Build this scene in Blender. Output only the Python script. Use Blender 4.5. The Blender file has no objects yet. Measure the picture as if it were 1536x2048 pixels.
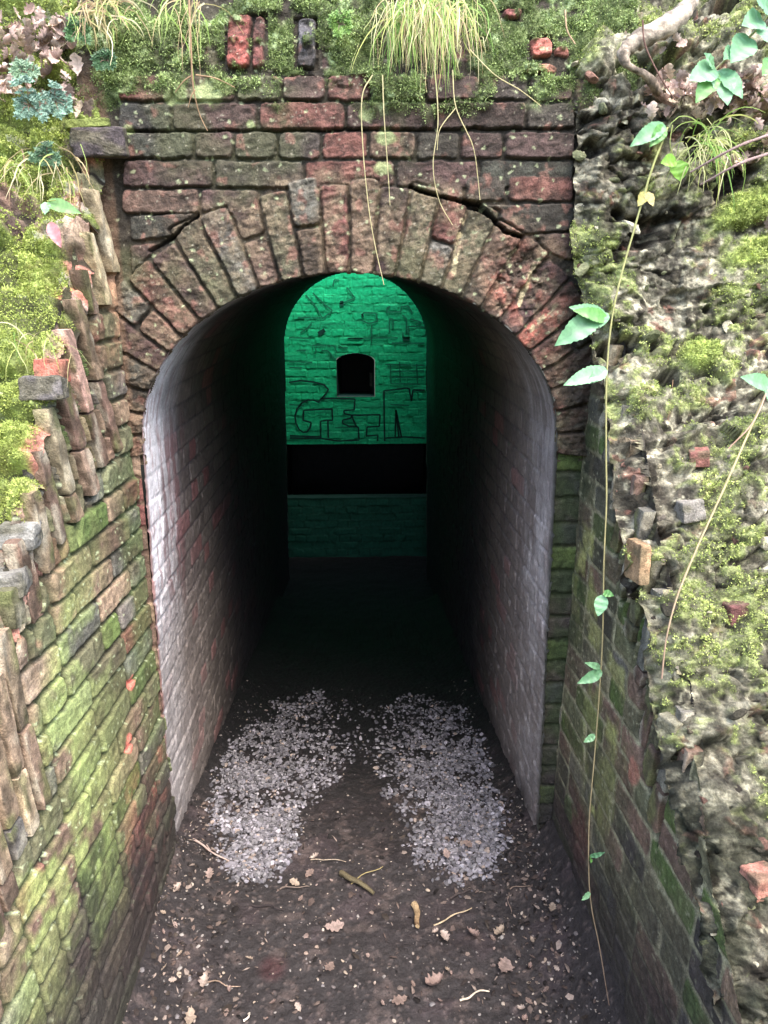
import bpy, math, random
import numpy as np
from mathutils import Vector, Matrix, Euler

# ------------------------------------------------------------------ camera, world, sun, exposure
F_PX = 1538.0
PITCH = math.radians(16.79)
YAW = math.radians(1.89)
EYE = Vector((0.02, -2.11, 1.845))
SUN_DIR = Vector((0.34, -0.72, 1.30)).normalized()
SUN_STRENGTH = 0.9
SUN_ANGLE = 40.0
SKY_STRENGTH = 0.15
EXPOSURE = 2.36

sc = bpy.context.scene
cam_d = bpy.data.cameras.new("camera")
cam = bpy.data.objects.new("camera", cam_d)
sc.collection.objects.link(cam)
cam_d.sensor_fit = 'VERTICAL'
cam_d.sensor_height = 24.0
cam_d.lens = 24.0 * F_PX / 2048.0
cam_d.clip_start = 0.05
cam_d.clip_end = 500.0
cam.location = EYE
cam.rotation_euler = Euler((math.pi / 2 - PITCH, 0, -YAW), 'XYZ')
sc.camera = cam
CM = cam.rotation_euler.to_matrix()

wd = bpy.data.worlds.new("World")
sc.world = wd
wd.use_nodes = True
wn = wd.node_tree
for n in list(wn.nodes):
    wn.nodes.remove(n)
sky = wn.nodes.new("ShaderNodeTexSky")
sky.sky_type = 'NISHITA'
sky.sun_disc = False
sky.sun_elevation = math.asin(SUN_DIR.z)
sky.sun_rotation = math.atan2(SUN_DIR.x, SUN_DIR.y)
sky.air_density = 1.0
sky.dust_density = 3.0
bg = wn.nodes.new("ShaderNodeBackground")
bg.inputs['Strength'].default_value = SKY_STRENGTH
wo = wn.nodes.new("ShaderNodeOutputWorld")
wn.links.new(sky.outputs[0], bg.inputs['Color'])
wn.links.new(bg.outputs[0], wo.inputs['Surface'])

sl = bpy.data.lights.new("sun", 'SUN')
sl.energy = SUN_STRENGTH
sl.angle = math.radians(SUN_ANGLE)
sl.color = (1.0, 0.95, 0.88)
so = bpy.data.objects.new("sun", sl)
sc.collection.objects.link(so)
so.rotation_euler = SUN_DIR.to_track_quat('Z', 'Y').to_euler()
so.location = (2, -2, 6)

sc.view_settings.view_transform = 'Standard'
sc.view_settings.look = 'None'
sc.view_settings.exposure = EXPOSURE
sc.view_settings.gamma = 1.0
sc.render.engine = 'CYCLES'
sc.cycles.max_bounces = 8
sc.cycles.diffuse_bounces = 5
sc.cycles.use_denoising = True

rng = np.random.default_rng(7)
random.seed(7)

# ------------------------------------------------------------------ helpers: rays, colours
def ray(px, py):
    d = CM @ Vector(((px - 768) / F_PX, -(py - 1024) / F_PX, -1.0))
    return d

def onY(px, py, Y=0.0):
    d = ray(px, py)
    k = (Y - EYE.y) / d.y
    return EYE + d * k

def on_plane(px, py, p0, n):
    d = ray(px, py)
    k = (Vector(p0) - EYE).dot(n) / d.dot(n)
    return EYE + d * k

FLOOR_S = 0.164
def floor_z(Y):
    return np.where(Y > 0, -FLOOR_S * Y, 0.0)

def on_floor(px, py):
    p = on_plane(px, py, (0, 0, 0), Vector((0, 0, 1)))
    if p.y > 0:
        p = on_plane(px, py, (0, 0, 0), Vector((0, FLOOR_S, 1)))
    return p

def s2l(*c):
    c = np.array(c, float) / 255.0
    return np.where(c <= 0.04045, c / 12.92, ((c + 0.055) / 1.055) ** 2.4)

def sm(a, b, x):
    t = np.clip((x - a) / (b - a), 0, 1)
    return t * t * (3 - 2 * t)

# ------------------------------------------------------------------ helpers: noise
def _h(ix, iy, iz, seed):
    with np.errstate(over='ignore'):
        h = (ix.astype(np.int64).astype(np.uint32) * np.uint32(374761393)
             + iy.astype(np.int64).astype(np.uint32) * np.uint32(668265263)
             + iz.astype(np.int64).astype(np.uint32) * np.uint32(2246822519)
             + np.uint32((seed * 3266489917 + 12345) & 0xffffffff))
        h ^= h >> np.uint32(15); h *= np.uint32(2246822519)
        h ^= h >> np.uint32(13); h *= np.uint32(3266489917)
        h ^= h >> np.uint32(16)
    return h.astype(np.float64) / 4294967295.0

def vnoise(x, y, z=None, seed=0):
    x = np.asarray(x, float); y = np.asarray(y, float)
    if z is None:
        ix = np.floor(x); iy = np.floor(y)
        fx = x - ix; fy = y - iy
        fx = fx * fx * (3 - 2 * fx); fy = fy * fy * (3 - 2 * fy)
        o = np.zeros_like(ix)
        a = _h(ix, iy, o, seed); b = _h(ix + 1, iy, o, seed)
        c = _h(ix, iy + 1, o, seed); d = _h(ix + 1, iy + 1, o, seed)
        return (a * (1 - fx) + b * fx) * (1 - fy) + (c * (1 - fx) + d * fx) * fy
    ix = np.floor(x); iy = np.floor(y); iz = np.floor(z)
    fx = x - ix; fy = y - iy; fz = z - iz
    fx = fx * fx * (3 - 2 * fx); fy = fy * fy * (3 - 2 * fy); fz = fz * fz * (3 - 2 * fz)
    r = 0
    for k in (0, 1):
        wz = fz if k else 1 - fz
        a = _h(ix, iy, iz + k, seed); b = _h(ix + 1, iy, iz + k, seed)
        c = _h(ix, iy + 1, iz + k, seed); d = _h(ix + 1, iy + 1, iz + k, seed)
        r = r + wz * ((a * (1 - fx) + b * fx) * (1 - fy) + (c * (1 - fx) + d * fx) * fy)
    return r

def fbm(x, y, f=1.0, octv=4, seed=0, gain=0.5, ridge=False):
    r = 0; a = 1.0; s = 0
    for i in range(octv):
        n = vnoise(x * f + 17.3 * i, y * f - 9.1 * i, seed=seed + i) * 2 - 1
        if ridge:
            n = 1 - 2 * np.abs(n)
        r = r + a * n; s += a
        a *= gain; f *= 2.03
    return r / s

def worley(x, y, f, seed=0, jit=0.9):
    """2-D cells: F1, F2, three random numbers of the cell, offset from its centre"""
    X = x * f; Y = y * f
    ix = np.floor(X); iy = np.floor(Y)
    f1 = np.full(X.shape, 9.0); f2 = np.full(X.shape, 9.0)
    cx = np.zeros_like(X); cy = np.zeros_like(X); dx1 = np.zeros_like(X); dy1 = np.zeros_like(X)
    o = np.zeros_like(ix)
    for i in (-1, 0, 1):
        for j in (-1, 0, 1):
            gx = ix + i; gy = iy + j
            px = gx + 0.5 + (_h(gx, gy, o, seed) - 0.5) * jit
            py = gy + 0.5 + (_h(gx, gy, o + 1, seed) - 0.5) * jit
            dx = X - px; dy = Y - py
            d = np.sqrt(dx * dx + dy * dy)
            m = d < f1
            f2 = np.where(m, f1, np.minimum(f2, d))
            f1 = np.where(m, d, f1)
            cx = np.where(m, gx, cx); cy = np.where(m, gy, cy)
            dx1 = np.where(m, dx, dx1); dy1 = np.where(m, dy, dy1)
    r = [_h(cx, cy, o + k, seed + 5) for k in (2, 3, 4)]
    return f1, f2, r, dx1, dy1

# ------------------------------------------------------------------ helpers: objects
def link(o, parent=None):
    sc.collection.objects.link(o)
    if parent is not None:
        o.parent = parent
        o.matrix_parent_inverse = parent.matrix_world.inverted() if False else Matrix.Identity(4)
    return o

def tag(o, label=None, cat=None, group=None, kind=None):
    if label: o['label'] = label
    if cat: o['category'] = cat
    if group: o['group'] = group
    if kind: o['kind'] = kind
    return o

def empty(name, loc, label, cat, group=None):
    o = bpy.data.objects.new(name, None)
    o.empty_display_size = 0.05
    o.location = loc
    link(o)
    return tag(o, label, cat, group)

def raw_mesh(name, V, faces_flat, loop_tot, col=None, mat=None, parent=None, smooth=True, origin=None):
    """V (n,3) world coordinates; loop index array, per-face loop counts"""
    V = np.asarray(V, np.float32)
    if origin is None:
        origin = np.zeros(3)
        if parent is not None:
            origin = np.array(parent.location)
    me = bpy.data.meshes.new(name)
    me.vertices.add(len(V))
    me.vertices.foreach_set("co", (V - np.asarray(origin, np.float32)).astype(np.float32).ravel())
    me.loops.add(len(faces_flat))
    me.loops.foreach_set("vertex_index", np.asarray(faces_flat, np.int32))
    lt = np.asarray(loop_tot, np.int32)
    me.polygons.add(len(lt))
    ls = np.concatenate(([0], np.cumsum(lt)[:-1])).astype(np.int32)
    me.polygons.foreach_set("loop_start", ls)
    try:
        me.polygons.foreach_set("loop_total", lt)
    except Exception:
        pass
    me.polygons.foreach_set("use_smooth", np.full(len(lt), smooth))
    me.update(calc_edges=True)
    if col is not None:
        a = me.color_attributes.new("Col", 'FLOAT_COLOR', 'POINT')
        c4 = np.ones((len(V), 4), np.float32)
        c4[:, :3] = col
        a.data.foreach_set("color", c4.ravel())
    if mat is not None:
        me.materials.append(mat)
    o = bpy.data.objects.new(name, me)
    if parent is None:
        o.location = Vector(origin)
    link(o, parent)
    return o

def grid_obj(name, P, C, mat, keep=None, parent=None, flip=False, origin=None):
    n, m = P.shape[:2]
    idx = np.arange(n * m).reshape(n, m)
    q = np.stack([idx[:-1, :-1], idx[1:, :-1], idx[1:, 1:], idx[:-1, 1:]], -1)
    if flip:
        q = q[..., ::-1]
    if keep is not None:
        kf = keep[:-1, :-1] & keep[1:, :-1] & keep[1:, 1:] & keep[:-1, 1:]
        q = q[kf]
    q = q.reshape(-1, 4)
    used = np.zeros(n * m, bool); used[q.ravel()] = True
    remap = np.cumsum(used) - 1
    q = remap[q]
    V = P.reshape(-1, 3)[used]; CC = C.reshape(-1, 3)[used]
    return raw_mesh(name, V, q.ravel(), np.full(len(q), 4), CC, mat, parent, True, origin)

def grid_normals(P):
    du = np.gradient(P, axis=0); dv = np.gradient(P, axis=1)
    n = np.cross(du, dv)
    return n / (np.linalg.norm(n, axis=-1, keepdims=True) + 1e-12)

class Soup:
    """collects small pieces (numpy) into ONE mesh"""
    def __init__(s):
        s.V = []; s.F = []; s.T = []; s.C = []; s.n = 0
    def add(s, V, F, C):
        """V (k,3), F list of equal-length index rows, C (3,) or (k,3)"""
        V = np.asarray(V, float); F = np.asarray(F)
        s.V.append(V); s.F.append((F + s.n).ravel()); s.T.append(np.full(len(F), F.shape[1]))
        C = np.asarray(C, float)
        s.C.append(np.broadcast_to(C, V.shape) if C.ndim == 1 else C)
        s.n += len(V)
    def build(s, name, mat, parent=None, smooth=True, origin=None):
        V = np.concatenate(s.V)
        if origin is None and parent is None:
            origin = np.array([V[:, 0].mean(), V[:, 1].mean(), V[:, 2].min()])
        return raw_mesh(name, V, np.concatenate(s.F), np.concatenate(s.T), np.concatenate(s.C), mat, parent, smooth, origin)

def tube(soup, pts, r0, r1, col, k=6, seed=0, wob=0.0, col2=None, rfun=None):
    pts = np.array([tuple(p) for p in pts], float)
    n = len(pts)
    V = []; C = []
    for i in range(n):
        t = pts[min(i + 1, n - 1)] - pts[max(i - 1, 0)]
        t /= np.linalg.norm(t) + 1e-9
        a = np.cross(t, (0.13, 0.92, 0.31)); a /= np.linalg.norm(a) + 1e-9
        b = np.cross(t, a)
        f = i / (n - 1)
        r = r0 + (r1 - r0) * f
        if rfun: r = rfun(f)
        for j in range(k):
            w = 2 * math.pi * j / k
            rr = r * (1 + wob * (float(_h(np.array([i]), np.array([j]), np.array([0]), seed)[0]) - 0.5))
            V.append(pts[i] + rr * (math.cos(w) * a + math.sin(w) * b))
            c = np.array(col, float)
            if col2 is not None: c = c * (1 - f) + np.array(col2, float) * f
            C.append(c * (0.85 + 0.3 * float(_h(np.array([i]), np.array([j]), np.array([3]), seed)[0])))
    F = []
    for i in range(n - 1):
        for j in range(k):
            F.append((i * k + j, i * k + (j + 1) % k, (i + 1) * k + (j + 1) % k, (i + 1) * k + j))
    soup.add(V, F, np.array(C))
    c0 = soup.n
    # end caps
    soup.add([pts[0] - 0 * pts[0]] + V[:k], [(0, j + 1, (j + 1) % k + 1) for j in range(k)], col)
    soup.add([pts[-1]] + V[-k:], [(0, (j + 1) % k + 1, j + 1) for j in range(k)], col)

def spline(pts, n):
    """Catmull-Rom through pts, n samples"""
    P = np.array([tuple(p) for p in pts], float)
    if len(P) == 2:
        t = np.linspace(0, 1, n)[:, None]
        return P[0] * (1 - t) + P[1] * t
    Q = np.vstack([2 * P[0] - P[1], P, 2 * P[-1] - P[-2]])
    out = []
    for t in np.linspace(0, len(P) - 1 - 1e-6, n):
        i = int(t); f = t - i
        p0, p1, p2, p3 = Q[i:i + 4]
        out.append(0.5 * (2 * p1 + (p2 - p0) * f + (2 * p0 - 5 * p1 + 4 * p2 - p3) * f * f + (3 * p1 - p0 - 3 * p2 + p3) * f ** 3))
    return np.array(out)

# ------------------------------------------------------------------ materials
def masonry(name, bump=0.5, rough=0.88, var=0.45, fine=260.0, spec=0.25, dist=0.004, sat=1.0):
    m = bpy.data.materials.new(name)
    m.use_nodes = True
    t = m.node_tree; N = t.nodes; L = t.links
    b = N["Principled BSDF"]
    at = N.new("ShaderNodeAttribute"); at.attribute_name = "Col"
    tc = N.new("ShaderNodeTexCoord")
    n1 = N.new("ShaderNodeTexNoise"); n1.inputs['Scale'].default_value = fine; n1.inputs['Detail'].default_value = 6; n1.inputs['Roughness'].default_value = 0.65
    n2 = N.new("ShaderNodeTexNoise"); n2.inputs['Scale'].default_value = fine * 0.22; n2.inputs['Detail'].default_value = 4
    L.new(tc.outputs['Object'], n1.inputs['Vector']); L.new(tc.outputs['Object'], n2.inputs['Vector'])
    mr = N.new("ShaderNodeMapRange")
    mr.inputs['From Min'].default_value = 0.28; mr.inputs['From Max'].default_value = 0.72
    mr.inputs['To Min'].default_value = 1 - var; mr.inputs['To Max'].default_value = 1 + var
    L.new(n1.outputs['Fac'], mr.inputs['Value'])
    mr2 = N.new("ShaderNodeMapRange")
    mr2.inputs['From Min'].default_value = 0.3; mr2.inputs['From Max'].default_value = 0.7
    mr2.inputs['To Min'].default_value = 1 - var * 0.6; mr2.inputs['To Max'].default_value = 1 + var * 0.6
    L.new(n2.outputs['Fac'], mr2.inputs['Value'])
    mu = N.new("ShaderNodeMath"); mu.operation = 'MULTIPLY'
    L.new(mr.outputs[0], mu.inputs[0]); L.new(mr2.outputs[0], mu.inputs[1])
    vm = N.new("ShaderNodeVectorMath"); vm.operation = 'SCALE'
    L.new(at.outputs['Color'], vm.inputs[0]); L.new(mu.outputs[0], vm.inputs['Scale'])
    hs = N.new('ShaderNodeHueSaturation'); hs.inputs['Saturation'].default_value = sat
    L.new(vm.outputs[0], hs.inputs['Color']); L.new(hs.outputs[0], b.inputs['Base Color'])
    ad = N.new("ShaderNodeMath"); ad.operation = 'ADD'
    L.new(n1.outputs['Fac'], ad.inputs[0]); L.new(n2.outputs['Fac'], ad.inputs[1])
    bp = N.new("ShaderNodeBump"); bp.inputs['Strength'].default_value = bump; bp.inputs['Distance'].default_value = dist
    L.new(ad.outputs[0], bp.inputs['Height']); L.new(bp.outputs[0], b.inputs['Normal'])
    b.inputs['Roughness'].default_value = rough
    b.inputs['Specular IOR Level'].default_value = spec
    return m

M_brick = masonry("weathered_brick", bump=1.1, sat=0.83, var=0.5)
M_rubble = masonry("eroded_rubble", bump=1.0, var=0.55, fine=200, sat=0.8)
M_tunnel = masonry("limewashed_brick", sat=.78, bump=0.45, var=0.3, fine=180, rough=0.7, spec=0.35)
M_green = masonry("green_painted_brick", bump=0.2, var=0.10, fine=90, rough=0.7)
M_soil = masonry("damp_soil", bump=1.0, var=0.5, fine=160, rough=0.72, spec=.35)
M_stone = masonry("gravel_stone", sat=0.7, bump=0.4, var=0.25, fine=150, rough=0.75)
M_dark = masonry("dark_brick", bump=0.4, var=0.3, fine=80)
M_wood = masonry("root_bark", bump=0.7, var=0.4, fine=220)
M_moss = masonry("moss_fronds", sat=0.85, bump=0.2, var=0.3, fine=300, rough=0.8)
M_hill = masonry("hill_turf", bump=0.8, var=0.5, fine=9, dist=0.03)

def leafmat(name, rough=0.5, spec=0.4, trans=0.25, var=0.15):
    m = masonry(name, bump=0.25, var=var, fine=160, rough=rough, spec=spec, dist=0.001)
    t = m.node_tree; N = t.nodes; L = t.links
    b = N["Principled BSDF"]; out = N["Material Output"]
    tr = N.new("ShaderNodeBsdfTranslucent")
    src = b.inputs['Base Color'].links[0].from_socket
    L.new(src, tr.inputs['Color'])
    mx = N.new("ShaderNodeMixShader"); mx.inputs[0].default_value = trans
    L.new(b.outputs[0], mx.inputs[1]); L.new(tr.outputs[0], mx.inputs[2])
    L.new(mx.outputs[0], out.inputs['Surface'])
    return m
M_leaf = leafmat("fresh_leaf", 0.42, 0.5, 0.25)
M_dry = leafmat("dry_leaf", 0.75, 0.2, 0.15, 0.25)
for n_ in M_dry.node_tree.nodes:
    if n_.type == 'HUE_SAT': n_.inputs['Saturation'].default_value = .72
M_grass = leafmat("grass_blade", 0.6, 0.3, 0.3)

# ------------------------------------------------------------------ brick field painter
class Field:
    def __init__(s, u, v, seed=0, mortar=(0.07, 0.065, 0.055), depth=-0.010, warp=0.004):
        s.u = u; s.v = v; s.seed = seed
        s.U, s.V = np.meshgrid(u, v, indexing='ij')
        s.wu = s.U + warp * fbm(s.U, s.V, 22, 3, seed + 1) + warp * 0.5 * fbm(s.U, s.V, 110, 2, seed + 2)
        s.wv = s.V + warp * fbm(s.U, s.V, 22, 3, seed + 3) + warp * 0.5 * fbm(s.U, s.V, 110, 2, seed + 4)
        s.H = depth + 0.006 * fbm(s.U, s.V, 40, 4, seed + 5)
        mo = np.array(mortar, float)
        s.C = mo * (0.75 + 0.5 * vnoise(s.U * 60, s.V * 60, seed=seed + 6))[..., None]
        s.B = np.zeros(s.U.shape)                      # 1 on bricks
        s.rough = fbm(s.U, s.V, 55, 4, seed + 7)
        s.rough2 = fbm(s.U + 0.6 * s.V, s.V * 2.0 - 0.5 * s.U, 28, 4, seed + 8, ridge=True)
        s.k = 0
    def quad(s, Q, h=0.0, col=(0.2, 0.1, 0.1), rnd=0.003, rough=0.0024, tilt=0.004, reset=0.0, rdep=-0.010):
        Q = np.array([tuple(q)[:2] for q in Q], float)
        s.k += 1
        rr = np.random.default_rng(s.seed * 1000 + s.k)
        pad = 0.012 + reset
        i0 = np.searchsorted(s.u, Q[:, 0].min() - pad); i1 = np.searchsorted(s.u, Q[:, 0].max() + pad)
        j0 = np.searchsorted(s.v, Q[:, 1].min() - pad); j1 = np.searchsorted(s.v, Q[:, 1].max() + pad)
        if i1 - i0 < 2 or j1 - j0 < 2: return
        sl_ = (slice(i0, i1), slice(j0, j1))
        U = s.wu[sl_]; V = s.wv[sl_]
        area = 0.5 * np.sum(Q[:, 0] * np.roll(Q[:, 1], -1) - np.roll(Q[:, 0], -1) * Q[:, 1])
        if area < 0: Q = Q[::-1]
        sd = np.full(U.shape, -9.0)
        for a in range(len(Q)):
            p = Q[a]; q = Q[(a + 1) % len(Q)]
            e = q - p; L = np.hypot(*e)
            if L < 1e-6: continue
            nx, ny = e[1] / L, -e[0] / L
            d = (U - p[0]) * nx + (V - p[1]) * ny
            # soft max rounds the corners
            sd = np.maximum(sd, d) + 0.0025 * np.exp(-((sd - d) / 0.006) ** 2)
        c0 = Q.mean(0)
        if reset:
            k = sm(reset, 0, sd)
            s.H[sl_] = s.H[sl_] * (1 - k) + rdep * k
            mo = np.array([0.045, 0.04, 0.03])
            s.C[sl_] = s.C[sl_] * (1 - k[..., None]) + mo * k[..., None]
            s.B[sl_] *= (1 - k)
        prof = sm(0.001, -rnd, sd)
        gx, gy = rr.normal(0, tilt * 6, 2)
        hb = h + (U - c0[0]) * gx + (V - c0[1]) * gy + rough * s.rough[sl_] + rough * 0.9 * s.rough2[sl_]
        s.H[sl_] = s.H[sl_] * (1 - prof) + hb * prof
        k = sm(0.001, -0.003, sd)[..., None]
        cc = np.array(col, float) * (1 + 0.35 * s.rough[sl_][..., None])
        s.C[sl_] = s.C[sl_] * (1 - k) + cc * k
        s.B[sl_] = np.maximum(s.B[sl_], k[..., 0])
    def tint(s, mask, col, amt=1.0):
        k = np.clip(mask * amt, 0, 1)[..., None]
        s.C = s.C * (1 - k) + np.array(col, float) * k
    def spots(s, f, thr, col, seed, region=None, amt=0.8, lift=0.0):
        f1, f2, r, _, _ = worley(s.U + 0.01 * fbm(s.U, s.V, 60, 2, seed), s.V, f, seed)
        m = sm(0.46, 0.26, f1 + 0.25 * vnoise(s.U * f * 5, s.V * f * 5, seed=seed + 1)) * (r[0] < thr)
        if region is not None: m = m * region
        s.tint(m, col, amt)
        if lift: s.H += lift * m
        return m

PAL = dict(
    plum=s2l(88, 66, 62), dark=s2l(74, 67, 60), char=s2l(66, 67, 60), red=s2l(118, 68, 58), orange=s2l(196, 96, 66),
    brown=s2l(118, 92, 74), olive=s2l(108, 106, 76), grey=s2l(112, 108, 98), tan=s2l(150, 124, 96), pink=s2l(176, 140, 116),
    lime=s2l(150, 176, 66), moss=s2l(86, 104, 44), buff=s2l(182, 164, 124), lichen=s2l(186, 198, 146), yel=s2l(170, 166, 70),
    green=s2l(104, 138, 58), soil=s2l(50, 44, 43))
def pal(names, rr=None, j=0.12):
    rr = rr or rng
    c = PAL[names[int(rr.integers(len(names)))]]
    return c * (1 + rr.uniform(-j, j)) * (1 + rr.uniform(-0.05, 0.05, 3))

MOSS_SITES = []      # (P, N, mask, tint) from each surface

# ------------------------------------------------------------------ arch profile (shared by wall and tunnel)
def arch(Y):
    k = np.clip(np.asarray(Y, float) / 4.3, 0, 1)
    zs = 1.418 * (1 - k) + 1.335 * k
    rise = 0.447 * (1 - k) + 0.572 * k
    a = 0.577 * (1 - k) + 0.580 * k
    foot = 0.602
    return zs, rise, a, foot

def in_arch(x, z, Y=0.0, grow=0.0):
    zs, rise, a, foot = arch(Y)
    hw = a + (foot - a) * np.clip((zs - z) / 1.4, 0, 1.2)
    up = ((x / (a + grow)) ** 2 + ((z - zs) / (rise + grow)) ** 2) < 1
    return np.where(z > zs, up, np.abs(x) < hw + grow)

# ------------------------------------------------------------------ portal wall
def build_portal():
    root = empty("portal_wall", (0, 0, 0), "old brick wall holding the arched tunnel mouth, with moss along its top", "wall")
    x = np.arange(-0.66, 0.72, 0.0026); z = np.arange(1.35, 2.75, 0.0026)
    f = Field(x, z, 11, mortar=s2l(56, 51, 42), depth=-0.012, warp=0.004)
    rr = np.random.default_rng(5)
    def rect(x0, y0, x1, y1, col, h=0.0, sk=0, g=3, **k):
        q = [onY(x0 + g, y0 + g * .7), onY(x1 - g, y0 + g * .7 + sk), onY(x1 - g, y1 - g * .7 + sk), onY(x0 + g, y1 - g * .7)]
        f.quad([(p.x, p.z) for p in q], h + rr.uniform(-.004, .004), np.array(col) if not isinstance(col, str) else pal([col], rr), **k)
    P = 'plum'; D = 'dark'; K = 'char'; R = 'red'; G = 'grey'; B = 'brown'; O = 'orange'
    # row by row, from the photograph
    def row(y0, y1, xs, cols, sk=0):
        xs = list(xs)
        if xs[0] < 300: xs[0] -= 14
        for i, c in enumerate(cols):
            if c: rect(xs[i], y0 - i * 0 , xs[i + 1], y1, c, sk=sk)
    row(146, 202, [246, 342, 470, 563, 652, 742, 850, 960, 1060, 1150], [R, B, 'olive', P, R, B, P, D, P])
    row(203, 261, [246, 343, 517, 693, 870, 1054, 1152], [K, P, R, P, P, D])
    row(262, 318, [252, 386, 468, 555, 643, 738, 832, 920, 1008, 1152], [K, P, D, D, R, B, D, P, P])
    row(319, 376, [256, 427, 607, 790, 960, 1152], [P, D, R, P, K])
    row(377, 428, [254, 400, 520, 700], [B, P, D])
    row(350, 404, [816, 930, 1016, 1152], [P, D, R])
    q = [(962, 412), (1148, 405), (1150, 462), (1030, 470)]
    f.quad([(onY(*p).x, onY(*p).z) for p in q], 0.004, PAL['char'])
    q = [(258, 432), (395, 424), (345, 474), (262, 482)]
    f.quad([(onY(*p).x, onY(*p).z) for p in q], 0.004, PAL['char'])
    q = [(1062, 470), (1150, 466), (1150, 520), (1110, 512)]
    f.quad([(onY(*p).x, onY(*p).z) for p in q], 0.0, PAL['plum'])
    q = [(258, 490), (318, 484), (262, 560)]
    f.quad([(onY(*p).x, onY(*p).z) for p in q], 0.0, PAL['plum'])
    # soldier bricks above
    sol = [(448, 14, 500, 132, s2l(196, 80, 60), .012), (500, 16, 528, 136, s2l(132, 68, 60), .008), (590, 22, 632, 136, s2l(92, 90, 94), .014),
           (300, 30, 350, 130, PAL['olive'], -.004), (360, 26, 402, 128, PAL['moss'], -.004), (404, 24, 444, 130, PAL['olive'], -.006),
           (534, 40, 586, 140, PAL['moss'], -.008), (640, 60, 700, 140, PAL['plum'], -.02), (250, 40, 296, 128, PAL['moss'], -.004),
           (1010, 0, 1056, 26, s2l(150, 74, 66), .01), (1062, 66, 1112, 112, s2l(206, 96, 70), .012), (1112, 84, 1146, 110, s2l(196, 100, 76), .006),
           (1046, 122, 1120, 146, s2l(186, 120, 84), .006), (905, 60, 960, 120, PAL['plum'], -.01), (964, 40, 1004, 120, PAL['dark'], -.012),
           (1150, 150, 1230, 240, PAL['brown'], 0.0)]
    for x0, y0, x1, y1, c, h in sol:
        rect(x0, y0, x1, y1, c, h, g=3, rough=0.006)
    # voussoirs: spaced by arc length, pointing along the ellipse normal
    zs, rise, a, foot = arch(0.0)
    th = np.linspace(-0.10, math.pi + 0.10, 2000)
    ex = a * np.cos(th); ez = zs + rise * np.sin(th)
    s = np.concatenate(([0], np.cumsum(np.hypot(np.diff(ex), np.diff(ez)))))
    nv = 28
    cuts = np.linspace(0, s[-1], nv + 1)
    vc = ['dark', 'brown', 'plum', 'red', 'red', 'orange', 'plum', 'brown', 'brown', 'olive', 'grey', 'olive', 'plum', 'brown', 'red', 'brown', 'olive', 'brown', 'grey', 'olive', 'plum', 'red', 'brown', 'plum', 'char', 'char', 'brown', 'red']
    for i in range(nv):
        tt = [np.interp(cuts[i] + .0022, s, th), np.interp(cuts[i + 1] - .0022, s, th)]
        def pt(t, r):
            nx = math.cos(t) / a; nz = math.sin(t) / rise
            # blend the ellipse normal with a flatter fan so the joints look like the old arch
            L = math.hypot(nx, nz)
            return (a * math.cos(t) + r * nx / L, zs + rise * math.sin(t) + r * nz / L)
        c = pal([vc[i]], rr, 0.1)
        L = 0.222 + rr.uniform(-0.014, 0.01)
        h = 0.010 + rr.uniform(-0.007, 0.006)
        ta = math.degrees((tt[0] + tt[1]) / 2)
        if ta < 58 or ta > 128: L *= 0.93
        Q = [pt(tt[0], -0.004), pt(tt[0], L), pt(tt[1], L), pt(tt[1], -0.004)]
        if i in (4, 10, 15, 17, 22, 25):
            m = 0.113 + rr.uniform(-.01, .01)
            f.quad([pt(tt[0], -0.004), pt(tt[0], m - .003), pt(tt[1], m - .003), pt(tt[1], -0.004)], h, c, reset=0.006, rnd=0.005, rough=0.0035)
            f.quad([pt(tt[0], m + .003), pt(tt[0], L), pt(tt[1], L), pt(tt[1], m + .003)], h - .004, pal(['plum', 'grey', 'brown', 'red'], rr), rnd=0.005, rough=0.0035)
        else:
            f.quad(Q, h, c, reset=0.006, rnd=0.005, rough=0.0035)
    X, Z = f.U, f.V
    ringd = np.sqrt((X / (a + .24)) ** 2 + ((Z - zs) / (rise + .24)) ** 2)
    ring = sm(1.04, .98, ringd)
    nf = fbm(X, Z, 90, 4, 301, .6); nb = fbm(X, Z, 16, 5, 303, .6)
    hc = ring * np.maximum(sm(1.72, 1.60, Z) * (X > 0), sm(1.66, 1.56, Z) * (X < 0))
    f.H += ring * (.0022 * nf + .003 * nb) + hc * (.010 * fbm(X, Z, 34, 5, 306, .65) - .004)
    f.tint(hc * sm(-.05, .3, fbm(X, Z, 28, 4, 308)), s2l(126, 96, 68), .6)
    f.tint(ring * sm(-.3, .3, nb) * .7, s2l(122, 102, 76))
    f.tint(ring * sm(.12, .4, fbm(X, Z, 50, 4, 305)) * .65, s2l(152, 132, 102))
    f.tint(ring * sm(.2, .5, fbm(X, Z, 22, 4, 307)) * .6, s2l(52, 44, 36))
    # cracks above the arch haunches
    def crack(pts, w, d):
        W = [(onY(*p).x, onY(*p).z) for p in pts]
        for (ax, az), (bx, bz) in zip(W[:-1], W[1:]):
            ex_, ez_ = bx - ax, bz - az; L2 = ex_ ** 2 + ez_ ** 2
            t = np.clip(((f.wu - ax) * ex_ + (f.wv - az) * ez_) / L2, 0, 1)
            dd = np.hypot(f.wu - ax - t * ex_, f.wv - az - t * ez_)
            k = sm(w, w * 0.4, dd)
            f.H[...] = np.minimum(f.H, f.H * (1 - k) - d * k)
            f.tint(k, s2l(7, 6, 5), 1.0)  # shadow inside the gap painted near-black
    crack([(820, 372), (870, 392), (920, 402), (972, 428), (1010, 462), (1045, 474)], 0.006, 0.045)
    crack([(930, 402), (960, 410), (975, 432)], 0.008, 0.055)
    crack([(395, 428), (350, 474), (300, 500)], 0.005, 0.03)
    crack([(255, 262), (640, 260), (1150, 256)], 0.004, 0.02)
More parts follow.
